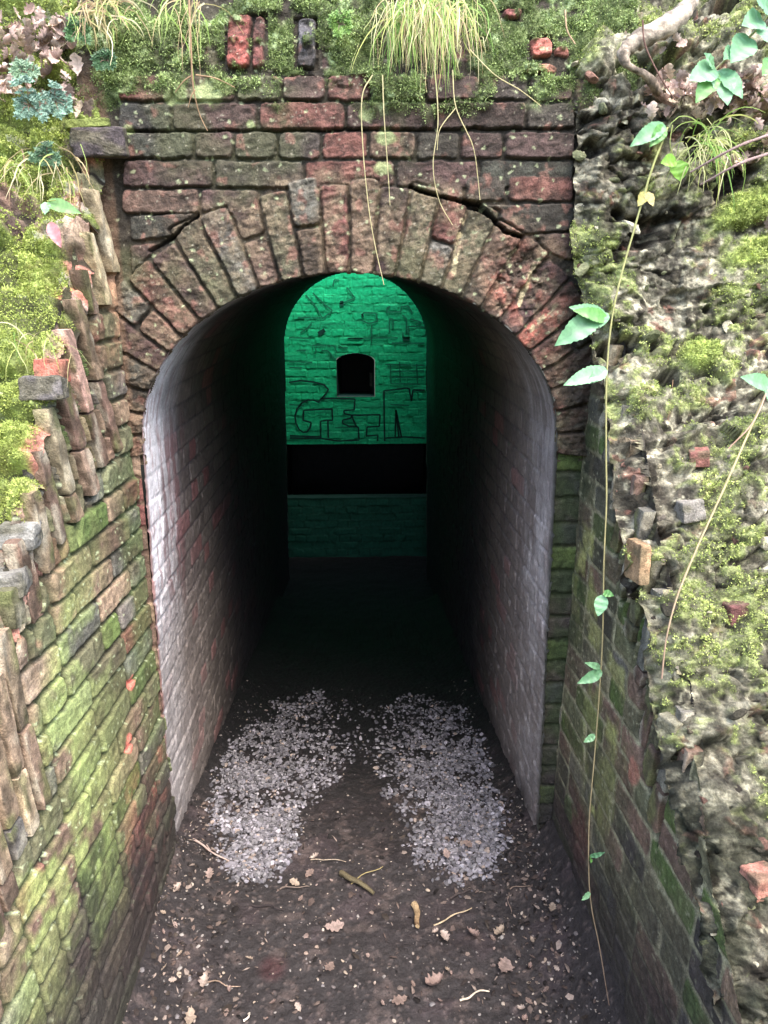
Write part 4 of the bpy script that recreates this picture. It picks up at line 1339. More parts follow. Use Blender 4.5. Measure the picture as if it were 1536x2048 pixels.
# ------------------------------------------------------------------ leaves
def oak_leaf(seed, L=.06, curl=.3):
    """lobed dry leaf as a curled sheet with thickness from solid double face; returns V,F,C in local coordinates, lying in XY"""
    rr = np.random.default_rng(seed)
    n = 26; V = []; F = []; C = []
    base = [s2l(142, 116, 104), s2l(160, 138, 122), s2l(116, 92, 80), s2l(148, 126, 102), s2l(130, 102, 90)][seed % 5]
    lobes = 3.6 + rr.uniform(-.3, .5); ph = rr.uniform(0, 1)
    bend = rr.uniform(-.3, .3)
    for i in range(n + 1):
        f = i / n
        env = math.sin(math.pi * min(1, f * .96 + .03)) ** .75 * (.55 + .6 * f) * .36
        lob = .62 + .38 * math.cos(2 * math.pi * (f * lobes + ph))
        w1 = env * (.62 + .38 * (.5 + .5 * math.cos(2 * math.pi * (f * lobes + ph)))) * L * 1.1 * rr.uniform(.9, 1.1)
        w2 = env * (.62 + .38 * (.5 + .5 * math.cos(2 * math.pi * (f * lobes + ph + .22)))) * L * 1.1 * rr.uniform(.9, 1.1)
        if f < .1: w1 = w2 = .0012
        y = (f - .5) * L
        x0 = bend * L * (f - .5) ** 2
        for j, s_ in enumerate((-1, -.55, 0, .55, 1)):
            w = w1 if s_ < 0 else w2
            x = x0 + s_ * w
            z = curl * (abs(s_) ** 1.5) * w * .9 + curl * .5 * L * ((f - .5) ** 2) * 2 + .003 * rr.normal() * abs(s_) * .6
            V.append((x, y, z)); C.append(base * (.8 if j == 2 else 1) * rr.uniform(.85, 1.15))
    for i in range(n):
        for j in range(4):
            a = i * 5 + j; F.append((a, a + 1, a + 6, a + 5))
    return np.array(V), np.array(F), np.array(C)

def ovate_leaf(L, W, base, seed=0, droop=.35, fold=.35, serr=.045):
    rr = np.random.default_rng(seed)
    n = 22; V = []; F = []; C = []
    for i in range(n + 1):
        f = i / n
        w = W / 2 * (math.sin(math.pi * f ** .78) ** .85 if 0 < f < 1 else 0) + .0004
        tooth = 1 + serr * ((i % 2) * 2 - 1) + (rr.uniform(-.05, .05))
        y = f * L
        for j, s_ in enumerate((-1, -.5, 0, .5, 1)):
            ww = w * (tooth if abs(s_) == 1 else 1)
            x = s_ * ww
            z = fold * abs(s_) * w - droop * L * f * f + .0025 * math.sin(f * 22) * abs(s_) * (1 if abs(s_) < 1 else .4)
            vein = .82 if j == 2 else (1.0 + .10 * math.sin(f * 44 + abs(s_) * 5))
            V.append((x, y, z)); C.append(np.array(base) * vein * rr.uniform(.95, 1.05))
    for i in range(n):
        for j in range(4):
            a = i * 5 + j; F.append((a, a + 1, a + 6, a + 5))
    return np.array(V), np.array(F), np.array(C)

def basis(fwd, up):
    """matrix whose +Y is fwd and whose +Z is about up"""
    y = np.array(fwd, float); y /= np.linalg.norm(y)
    z = np.array(up, float); z = z - y * (z @ y); z /= np.linalg.norm(z) + 1e-9
    x = np.cross(y, z)
    return np.stack([x, y, z], 1)

def mesh_local(name, V, F, C, mat):
    me = bpy.data.meshes.new(name)
    me.from_pydata([tuple(v) for v in V], [], [tuple(int(i) for i in f) for f in F])
    me.polygons.foreach_set("use_smooth", np.full(len(me.polygons), True))
    a = me.color_attributes.new("Col", 'FLOAT_COLOR', 'POINT')
    c4 = np.ones((len(V), 4), np.float32); c4[:, :3] = C
    a.data.foreach_set("color", c4.ravel())
    me.materials.append(mat)
    return me

OAK = []
OAKP = []
def oak_meshes():
    for s in range(10):
        V, F, C = oak_leaf(s, .062, [.3, .8, .1, .6, 1.1, .4, .9, .2, .5, 1.3][s])
        OAK.append(mesh_local("fallen_leaf", V, F, C, M_dry))
        OAKP.append(mesh_local("fallen_leaf", V, F, np.clip(C * 1.9, 0, .8), M_dry))

def put_leaf(loc, rot, scale, label, group=None, mi=0, name="fallen_leaf", pale=False):
    o = bpy.data.objects.new(name, (OAKP if pale else OAK)[mi % len(OAK)])
    o.location = loc; o.rotation_euler = rot; o.scale = (scale,) * 3
    link(o)
    return tag(o, label, "leaf", group)

def build_floor_debris():
    rr = np.random.default_rng(71)
    # notable leaves (photograph position on the floor, size px, label)
    big = [(668, 1860, 1.25, 0, "large pale oak leaf lying left of centre on the bare soil"),
           (890, 1877, .9, 1, "pinkish oak leaf just left of its twin on the soil, right of centre"),
           (945, 1874, .95, 4, "pinkish curled oak leaf, the right one of a close pair on the soil"),
           (1000, 1868, .95, 3, "cream oak leaf on soil beside the pinkish pair, nearer the right wall"),
           (1101, 1858, .8, 8, "upright orange-brown leaf on the soil close to the right wall"),
           (1010, 1940, 1.5, 0, "largest tattered oak leaf, low on the right side of the floor"),
           (870, 1975, 1.3, 9, "twisted brown oak leaf on the soil below the pinkish pair"),
           (660, 1942, .9, 7, "small crumpled leaf on the soil under the large pale oak leaf"),
           (800, 2010, 1.0, 2, "oak leaf at the bottom edge of the floor, right of centre"),
           (380, 2038, 1.0, 3, "oak leaf at the bottom edge of the floor, by the left wall"),
           (892, 1725, .85, 5, "brown leaf lying on the near end of the right gravel bank"),
           (630, 1716, .7, 6, "pale leaf resting at the near edge of the left gravel bank"),
           (618, 1748, .8, 2, "drooping leaf on soil just below the left gravel bank"),
           (590, 1768, .8, 8, "flat leaf beside a twig, below the left gravel bank"),
           (358, 1812, .8, 1, "pale leaf standing against the foot of the left wall"),
           (340, 1760, .8, 4, "small pink leaf amid litter at the left gravel corner"),
           (420, 1760, .9, 0, "curled leaf in the litter under the left gravel bank"),
           (498, 1920, .5, 3, "small bright orange leaf scrap on the left of the soil"),
           (410, 1965, .9, 6, "thin folded leaf on the soil near the left wall, bottom"),
           (935, 1700, .8, 7, "long thin leaf fragment lying among the right gravel")]
    for i, (px, py, s, mi, lab) in enumerate(big):
        p = on_floor(px, py)
        z = float(ground_h(np.array(p.x), np.array(p.y)))
        put_leaf((p.x, p.y, z + .010 + (.02 if 'gravel' in lab and ('among' in lab or 'lying on' in lab) else 0)), (rr.normal(0, .25), rr.normal(0, .25), rr.uniform(0, 6.3)), s * .78, lab, None, mi)
    spots = []
    for i in range(80):
        c = rr.choice(3)
        if c == 0: px, py = rr.normal(360, 40), rr.normal(1930, 60)
        elif c == 1: px, py = rr.normal(1080, 60), rr.normal(1930, 60)
        else: px, py = rr.uniform(320, 1140), rr.uniform(1740, 2040)
        if 250 < px < 1200 and 1700 < py < 2060: spots.append((px, py))
    for i, (px, py) in enumerate(spots):
        p = on_floor(px, py)
        if abs(p.x) > .60: continue
        z = float(ground_h(np.array(p.x), np.array(p.y)))
        put_leaf((p.x, p.y, z + .006), (rr.normal(0, .5), rr.normal(0, .5), rr.uniform(0, 6.3)), rr.uniform(.14, .42), "small dry leaf scrap scattered on the damp soil floor", "leaf scraps scattered on the soil", int(rr.integers(10)))
    # pebbles
    for i in range(44):
        px, py = rr.uniform(300, 1150), rr.uniform(1760, 2045)
        if rr.random() < .4: px, py = rr.normal(370, 45), rr.normal(1950, 50)
        p = on_floor(px, py)
        if abs(p.x) > .6: continue
        z = float(ground_h(np.array(p.x), np.array(p.y)))
        V, F = stone_v(rr.uniform(.004, .010), rr)
        col = [s2l(140, 132, 124), s2l(150, 130, 106), s2l(110, 104, 104), s2l(140, 116, 98)][int(rr.integers(4))]
        S = Soup(); S.add(V + (p.x, p.y, z + .004), F, col)
        tag(S.build("pebble", M_stone, None, True), "small pale pebble pressed into the damp soil floor", "pebble", "pebbles scattered on the soil")
    # twigs
    tw = [((388, 1706), (462, 1728), .0035, s2l(170, 150, 140), "pale forked twig beside the left gravel bank near the wall"),
          ((680, 1750), (745, 1790), .010, s2l(90, 82, 62), "thick bark covered stick lying on the soil at floor centre"),
          ((700, 1768), (765, 1736), .0022, s2l(150, 136, 96), "thin straw crossing over the thick central stick"),
          ((560, 1778), (620, 1776), .0025, s2l(104, 92, 84), "short twig below the left gravel bank"),
          ((830, 1815), (836, 1855), .0, s2l(196, 160, 116), ""),
          ((870, 1850), (945, 1818), .0025, s2l(176, 158, 130), "pale straight twig right of the split wood chip"),
          ((900, 1798), (945, 1783), .004, s2l(66, 58, 56), "dark curved twig under the right gravel bank"),
          ((918, 2006), (975, 1985), .003, s2l(196, 180, 160), "whitish twig at the bottom right of the floor"),
          ((1015, 1795), (1020, 1835), .002, s2l(110, 96, 88), "thin upright twig right of the dark curved one"),
          ((1018, 1788), (1060, 1800), .002, s2l(120, 104, 92), "thin level twig touching the right wall litter"),
          ((490, 2048), (500, 2030), .003, s2l(216, 204, 190), "white stalk end at the bottom edge of the floor"),
          ((505, 1812), (570, 1822), .003, s2l(52, 46, 46), "dark damp twig left of centre on the soil"),
          ((410, 1965), (480, 1975), .002, s2l(140, 120, 104), "straw beside the folded leaf at bottom left"),
          ((620, 1720), (690, 1722), .002, s2l(150, 136, 120), "fine pale twig right of the left gravel edge")]
    for i, (a, b, r, col, lab) in enumerate(tw):
        A = on_floor(*a); B = on_floor(*b)
        if r == 0:
            # split wood chip
            d = (B - A); d.z = 0
            z = float(ground_h(np.array(A.x), np.array(A.y)))
            S = Soup()
            pts = [A + d * t + Vector((.004 * math.sin(t * 5), 0, z - A.z + .010 + .004 * t)) for t in np.linspace(-.1, 1.1, 7)]
            tube(S, pts, .009, .007, s2l(150, 130, 100), 7, 3, .5, s2l(110, 88, 64))
            tag(S.build("wood_chip", M_wood, None, False), "split chip of pale yellow wood standing out on the soil, right of centre", "wood chip")
            continue
        n = 9; pts = []
        for k in range(n):
            t = k / (n - 1)
            p = A.lerp(B, t)
            x = p.x + .004 * math.sin(t * 7 + i); y = p.y + .004 * math.sin(t * 9 + 2 * i)
            pts.append((x, y, float(ground_h(np.array(x), np.array(y))) + r + .003 + .006 * math.sin(t * 3.1)))
        S = Soup(); tube(S, pts, r, r * .6, col, 6, i, .4)
        if i == 0:
            m = pts[4]; tube(S, [m, (m[0] - .02, m[1] + .03, m[2] + .004)], r * .6, r * .4, col, 5, i, .3)
        tag(S.build("twig", M_wood, None, True), lab, "twig")

def build_litter():
    rr = np.random.default_rng(171)
    S = Soup()
    for i in range(1300):
        y = rr.uniform(-.78, .30)
        hw = .60 - (.05 * y if y < 0 else 0)
        side = -1 if rr.random() < .5 else 1
        x = side * (hw - .02 - abs(rr.normal(0, .16))) if rr.random() < .7 else rr.uniform(-hw, hw)
        if abs(x) > hw: continue
        L = abs(rr.normal(.005, .004)) + .002; W = L * rr.uniform(.15, .8)
        col = [s2l(84, 66, 58), s2l(112, 92, 80), s2l(52, 42, 38), s2l(32, 27, 25), s2l(64, 54, 46), s2l(140, 120, 106)][int(rr.integers(6))] * rr.uniform(.7, 1.1)
        M = np.array(Euler((rr.normal(0, .35), rr.normal(0, .35), rr.uniform(0, 6.3))).to_matrix())
        z = float(ground_h(np.array(x), np.array(y))) + .004
        V = np.array([(-L, -W * .3, 0), (-L * .2, -W, .002), (L, -W * .2, .001), (L * .6, W * .7, .003), (-L * .5, W, .001), (0, 0, .0035)]) @ M.T + (x, y, z)
        S.add(V, [(5, 0, 1), (5, 1, 2), (5, 2, 3), (5, 3, 4), (5, 4, 0)], col)
    tag(S.build("leaf_litter", M_dry, None, False), "crumbled brown leaf litter drifted along the foot of both walls", "leaf litter", None, "stuff")

# ------------------------------------------------------------------ moss tufts
def build_moss():
    labs = {'dark': "dark green moss and lichen cushions over the top of the portal wall",
            'bright': "bright yellow-green moss over the stepped top of the left wing wall",
            'mid': "olive and lime moss clinging to the crumbling right rubble"}
    for (P, N, M, kind) in MOSS_SITES:
        rr = np.random.default_rng(len(kind) * 7)
        w = M.ravel().astype(float)
        # only where it can be seen
        rel = P.reshape(-1, 3) - np.array(EYE)
        dist = np.linalg.norm(rel, axis=1)
        cs = rel @ np.array(CM)
        px = 768 + F_PX * cs[:, 0] / -cs[:, 2]; py = 1024 - F_PX * cs[:, 1] / -cs[:, 2]
        vis = (cs[:, 2] < 0) & (px > -160) & (px < 1700) & (py > -160) & (py < 2200)
        w = w * vis * (w > .06)
        n = {'dark': 20000, 'bright': 48000, 'mid': 15000}[kind]
        idx = rr.choice(len(w), size=n, p=w / w.sum())
        p = P.reshape(-1, 3)[idx]; nn = N.reshape(-1, 3)[idx]
        B = 6
        base = {'dark': s2l(96, 116, 54), 'bright': s2l(136, 152, 50), 'mid': s2l(130, 148, 62)}[kind]
        alt = {'dark': s2l(168, 190, 110), 'bright': s2l(172, 188, 76), 'mid': s2l(176, 190, 90)}[kind]
        clump = vnoise(p[:, 0] * 22, p[:, 1] * 22, p[:, 2] * 22, seed=3)
        VV = []; CC = []
        for b in range(B):
            d = nn + rr.normal(0, .65, (n, 3)) + np.array([0, -.05, .25])
            d /= np.linalg.norm(d, axis=1, keepdims=True)
            L = rr.uniform(.0025, .0062, n)[:, None] * (.7 + .7 * clump[:, None])
            side = np.cross(d, rr.normal(size=(n, 3))); side /= np.linalg.norm(side, axis=1, keepdims=True) + 1e-9
            q = p + rr.normal(0, .003, (n, 3))
            ws = L * .30
            VV.append(np.stack([q - side * ws, q + side * ws, q + d * L], 1))
            t = np.clip(clump[:, None] * 1.9 - .55 + rr.normal(0, .2, (n, 1)), 0, 1)
            c = base * (1 - t) + alt * t
            c = c * rr.uniform(.6, 1.2, (n, 1))
            CC.append(np.stack([c, c, c * 1.1], 1))
        V = np.concatenate(VV).reshape(-1, 3); C = np.concatenate(CC).reshape(-1, 3)
        Fi = np.arange(len(V))
        o = raw_mesh("moss", V, Fi, np.full(len(V) // 3, 3), C, M_moss, None, False, V.mean(0))
        tag(o, labs[kind], "moss", None, "stuff")

# ------------------------------------------------------------------ grass and hanging stems
def blades(S, roots, n, rr, L=(.08, .2), grav=1.0, out=(0, -1, .3), cols=None, w=.0016, spread=.5):
    for i in range(n):
        r = np.array(roots[int(rr.integers(len(roots)))]) + rr.normal(0, .014, 3) * np.array([1.6, .5, 1.2])
        ln = rr.uniform(*L)
        v = np.array(out, float) + rr.normal(0, spread, 3); v /= np.linalg.norm(v)
        k = 9; pts = [r]; p = r.copy()
        for j in range(k):
            v = v + np.array([0, 0, -grav * .30]) + rr.normal(0, .11, 3)
            v /= np.linalg.norm(v)
            p = p + v * ln / k; pts.append(p.copy())
        pts = np.array(pts)
        d = np.gradient(pts, axis=0)
        s_ = np.cross(d, np.array([rr.normal() * .3, 1, rr.normal() * .3])); s_ /= np.linalg.norm(s_, axis=1, keepdims=True) + 1e-9
        ww = w * rr.uniform(.6, 1.5) * (1 - np.linspace(0, 1, k + 1) ** 2 * .85)
        A = pts - s_ * ww[:, None]; Bm = pts + s_ * ww[:, None]
        V = np.empty((2 * (k + 1), 3)); V[0::2] = A; V[1::2] = Bm
        c = cols[int(rr.integers(len(cols)))] * rr.uniform(.75, 1.2)
        S.add(V, [(2 * q, 2 * q + 1, 2 * q + 3, 2 * q + 2) for q in range(k)], c)

GR = [s2l(168, 190, 110), s2l(140, 170, 84), s2l(196, 200, 140), s2l(120, 160, 76), s2l(206, 200, 156), s2l(180, 186, 110)]
STR = [s2l(206, 196, 158), s2l(190, 170, 130), s2l(170, 160, 110), s2l(176, 150, 120)]
def build_grass():
    rr = np.random.default_rng(81)
    def rts(px0, px1, py, Y, n=10):
        return [tuple(onY(px0 + (px1 - px0) * k / (n - 1), py + rr.uniform(-14, 14), Y)) for k in range(n)]
    S = Soup()
    blades(S, rts(785, 930, 22, .01), 230, rr, (.05, .17), .9, (0, -.5, -.2), GR + STR[:2], .0011, .42)
    blades(S, rts(800, 900, 5, .0), 110, rr, (.10, .22), 1.1, (0, -.6, -.3), GR + STR, .0010, .35)
    blades(S, rts(775, 945, 45, .01), 130, rr, (.03, .12), .7, (0, -.5, -.3), GR + STR, .0010, .9)
    tag(S.build("grass_tuft", M_grass, None, True), "big shaggy tuft of green grass hanging over the wall top, above the arch", "grass tuft")
    S = Soup()
    blades(S, rts(160, 240, 10, -.02), 110, rr, (.03, .12), .6, (0.2, -.6, 0), GR[:1] + STR, .0014, .6)
    tag(S.build("grass_tuft", M_grass, None, True), "straw coloured grass tuft at the top left corner of the wall", "grass tuft")
    S = Soup()
    blades(S, rts(345, 400, 5, .0), 30, rr, (.05, .18), 1.1, (0, -.5, -.1), GR[:3] + STR, .0012, .35)
    tag(S.build("grass_tuft", M_grass, None, True), "thin wispy grass hanging over the moss, left of the red upright bricks", "grass tuft")
    S = Soup()
    blades(S, rts(1390, 1430, 285, -.16), 80, rr, (.05, .15), .9, (0, -.6, .3), GR, .0013, .6)
    tag(S.build("grass_tuft", M_grass, None, True), "sparse grass tuft below the brown leaf heap on the right", "grass tuft")
    S = Soup()
    blades(S, rts(30, 130, 325, -.10), 45, rr, (.05, .13), .9, (0, -.6, .35), STR + GR[:1], .0012, .6)
    tag(S.build("grass_tuft", M_grass, None, True), "dead straw tuft on the upper left moss, below the blue-green leaves", "grass tuft")
    S = Soup()
    blades(S, rts(20, 90, 690, -.42, 5), 18, rr, (.05, .12), 1.0, (0, -.6, .2), GR + STR, .0011, .5)
    tag(S.build("grass_tuft", M_grass, None, True), "few thin blades sprouting on the left wall's mossy steps", "grass tuft")
    # long single strands hanging down in front of the wall (photograph pixels at Y just before the wall)
    strands = [([(745, 150), (724, 195), (726, 300), (738, 420), (752, 500), (768, 570)], "longest hanging grass stem, its tip crossing the top of the tunnel mouth"),
               ([(868, 120), (876, 240), (866, 330), (878, 400), (905, 450)], "hanging grass stem ending on the arch stones right of the keystone"),
               ([(905, 140), (912, 215), (945, 290), (955, 350), (960, 400)], "hanging grass stem ending beside the crack over the arch"),
               ([(940, 100), (990, 150), (1040, 180), (1082, 212)], "grass stem arching right from the big tuft"),
               ([(765, 150), (768, 230), (775, 330), (780, 410)], "straight hanging stem just right of the longest one"),
               ([(912, 215), (880, 258), (874, 300)], "short looping grass stem under the big tuft"),
               ([(378, 0), (382, 90), (386, 170), (398, 225), (415, 262)], "brown rootlet hanging on the moss at upper left"),
               ([(1336, 842), (1342, 800), (1346, 760)], "stiff straw standing out of the right rubble")]
    for i, (pts, lab) in enumerate(strands):
        S = Soup()
        Y0 = [-.045, -.05, -.04, -.04, -.035, -.03, -.03, -.22][i]
        W = [onY(px, py, Y0 - .012 * math.sin(j * 1.3)) for j, (px, py) in enumerate(pts)]
        c = s2l(206, 196, 150) if i < 6 else s2l(170, 140, 110)
        tube(S, spline(W, 26), .0015 if i != 6 else .0028, .0009, c, 5, i, .3)
        if i == 6:
            for (a, b) in (((386, 150), (350, 185)), ((392, 150), (470, 175)), ((390, 180), (376, 215))):
                tube(S, spline([onY(*a, -.03), onY((a[0] + b[0]) / 2, (a[1] + b[1]) / 2 - 6, -.035), onY(*b, -.03)], 8), .002, .0008, c, 5, 3, .4)
        tag(S.build("hanging_stem", M_grass, None, True), lab, "stem", "stems hanging over the wall")

# ------------------------------------------------------------------ brambles, plants, root
LG = [s2l(128, 176, 132), s2l(112, 162, 118), s2l(104, 158, 84)]
def leaf_part(root, base, tip_px, Y, W, seed, col, name="leaf", droop=.25, up=(0, -.95, .35), fold=.25):
    W = W * 1.12
    """leaf from world point base towards the photograph pixel tip_px at depth Y"""
    tip = onY(tip_px[0], tip_px[1], Y)
    f = np.array(tip) - np.array(base)
    L = np.linalg.norm(f)
    V, F, C = ovate_leaf(L, W, col, seed, droop=droop, fold=fold)
    # aim so the drooped tip lands on the target
    B = basis(f + np.array(up) / np.linalg.norm(up) * droop * L, up)
    V = V @ B.T + np.array(base)
    return raw_mesh(name, V, F.ravel(), np.full(len(F), 4), C, M_leaf, root)

SURF = {}
def surf_hit(key, px, py):
    if key not in SURF:
        P = {'L': LS, 'R': RS}[key][0].reshape(-1, 3)
        cs = (P - np.array(EYE)) @ np.array(CM)
        SURF[key] = (P, 768 + F_PX * cs[:, 0] / -cs[:, 2], 1024 - F_PX * cs[:, 1] / -cs[:, 2], -cs[:, 2])
    P, X, Y, D = SURF[key]
    d = np.hypot(X - px, Y - py) + np.where(D < .1, 1e6, 0)
    m = d < max(5, d.min() + 1)
    i = np.flatnonzero(m)[np.argmin(D[m])]
    return Vector(P[i])

def build_brambles():
    def Yd(py):   # the long stem hangs in front of the wall, nearer the viewer the lower it goes
        return -0.12 - 0.58 * max(0, py - 250) / 1800
    # ---- long bramble
    pts = [(1335, 255), (1300, 350), (1268, 460), (1240, 560), (1222, 650), (1213, 760), (1212, 900), (1213, 1000), (1208, 1120), (1204, 1300), (1190, 1500), (1178, 1650), (1180, 1790), (1200, 1900), (1218, 2010)]
    W = [onY(px, py, Yd(py)) for px, py in pts]
    root = empty("bramble", W[-1], "long thin bramble stem hanging down the right wall, with small mint green leaves along it", "bramble")
    S = Soup(); tube(S, spline(W, 90), .0028, .0013, s2l(166, 170, 104), 6, 1, .25, s2l(130, 110, 96))
    S.build("stem", M_leaf, root)
    leaves = [((1212, 632), (1140, 614), .030), ((1200, 628), (1112, 690), .050), ((1214, 640), (1150, 622), .03), ((1213, 738), (1128, 770), .034), ((1213, 738), (1175, 766), .026),
              ((1207, 1185), (1225, 1190), .016), ((1206, 1190), (1196, 1232), .028), ((1204, 1342), (1156, 1366), .024), ((1200, 1335), (1172, 1326), .014),
              ((1190, 1470), (1168, 1484), .014), ((1180, 1712), (1208, 1706), .011), ((1180, 1714), (1184, 1724), .009), ((1180, 1785), (1164, 1800), .011),
              ((1330, 250), (1262, 292), .036), ((1328, 252), (1300, 292), .03), ((1212, 625), (1200, 655), .022)]
    for i, (b, t, w) in enumerate(leaves):
        base = onY(b[0], b[1], Yd(b[1]))
        leaf_part(root, base, t, Yd(b[1]) - .02, w, i, LG[i % 3 if i % 4 else 0] * (1.0 if b[1] < 1300 else .8), droop=.15 + .1 * (i % 3), up=(.25 * (i % 3 - 1), -.9, .35))
    # ---- second bramble, right
    pts = [(1560, 700), (1528, 790), (1470, 900), (1420, 1020), (1368, 1130), (1325, 1210), (1312, 1290), (1308, 1365)]
    OUT = Vector((-.01, -.05, .035))
    W = [surf_hit('R', min(px, 1620), py) + OUT for px, py in pts]
    for _ in range(2):
        W = [W[0]] + [(W[i - 1] + W[i] * 2 + W[i + 1]) / 4 for i in range(1, len(W) - 1)] + [W[-1]]
    root = empty("bramble", W[-1], "second bramble stem crossing the right rubble on a slant, leafy at its upper end", "bramble")
    S = Soup(); tube(S, spline(W, 50), .003, .0018, s2l(186, 176, 120), 6, 4, .25, s2l(156, 130, 112))
    W2 = [W[1], surf_hit('R', 1490, 868) + OUT, surf_hit('R', 1448, 905) + OUT * .6]
    tube(S, spline(W2, 14), .002, .0016, s2l(196, 160, 140), 5, 5, .2)
    S.build("stem", M_leaf, root)
    for i, (b, t, w) in enumerate([((1532, 780), (1485, 754), .034), ((1532, 780), (1545, 812), .03)]):
        leaf_part(root, W[1], t, W[1].y - .03, w, 20 + i, LG[0])
    # ---- upper right leafy shoot
    pts = [(1580, -40), (1520, 50), (1465, 105), (1430, 140)]
    W = [onY(px, py, -0.30) for px, py in pts]
    root = empty("bramble", W[-1], "leafy shoot with broad mint green leaves reaching in at the top right corner", "bramble")
    S = Soup(); tube(S, spline(W, 20), .0035, .002, s2l(196, 190, 140), 6, 6, .2); S.build("stem", M_leaf, root)
    for i, (b, t, w, c) in enumerate([((1432, 138), (1378, 160), .045, 0), ((1430, 140), (1392, 205), .040, 2), ((1436, 142), (1455, 210), .045, 0), ((1438, 140), (1484, 196), .035, 1), ((1426, 136), (1412, 106), .02, 0),
                                      ((1470, 100), (1448, 118), .03, 1), ((1500, 75), (1462, 125), .05, 1), ((1525, 40), (1485, 50), .045, 0), ((1530, 55), (1545, 90), .05, 0), ((1540, 20), (1510, -10), .05, 1), ((1545, 120), (1525, 150), .03, 2)]):
        leaf_part(root, onY(*b, -.30), t, -.33, w, 40 + i, LG[c], droop=.2)
    # ---- small sprig under it
    W = [onY(1345, 250, -.14), onY(1340, 290, -.15), onY(1352, 322, -.16)]
    root = empty("sprig", W[0], "small lobed green leaf on a short stalk beneath the brown leaf heap", "plant")
    S = Soup(); tube(S, spline(W, 8), .0016, .001, s2l(150, 160, 90), 5, 6, .2); S.build("stem", M_leaf, root)
    leaf_part(root, W[-1], (1322, 326), -.17, .03, 60, s2l(140, 190, 70)); leaf_part(root, W[-1], (1360, 362), -.17, .04, 61, s2l(130, 180, 66))
    # ---- yellow dying leaf
    W = [onY(1300, 350, -.15), onY(1292, 385, -.16)]
    root = empty("sprig", W[0], "yellowing withered leaf hanging on the right rubble near the long bramble", "plant")
    S = Soup(); tube(S, spline(W, 6), .0014, .001, s2l(190, 180, 110), 5, 6, .2); S.build("stem", M_leaf, root)
    leaf_part(root, W[-1], (1276, 412), -.18, .022, 62, s2l(176, 168, 96)); leaf_part(root, W[-1], (1306, 412), -.18, .02, 63, s2l(196, 180, 120))
    # ---- left small plant with pink withered leaf
    b = onY(95, 405, -.24)
    root = empty("sprig", b, "green leaves with one pale pink withered leaf on the left moss", "plant")
    S = Soup(); tube(S, spline([onY(88, 430, -.22), b, onY(112, 400, -.26)], 8), .0015, .001, s2l(150, 160, 90), 5, 6, .2); S.build("stem", M_leaf, root)
    leaf_part(root, b, (160, 426), -.27, .026, 64, s2l(122, 160, 100)); leaf_part(root, b, (90, 428), -.26, .02, 65, s2l(140, 196, 140))
    o = leaf_part(root, onY(100, 445, -.25), (122, 494), -.27, .024, 66, s2l(190, 124, 128)); o['label'] = "pale pink withered leaf"

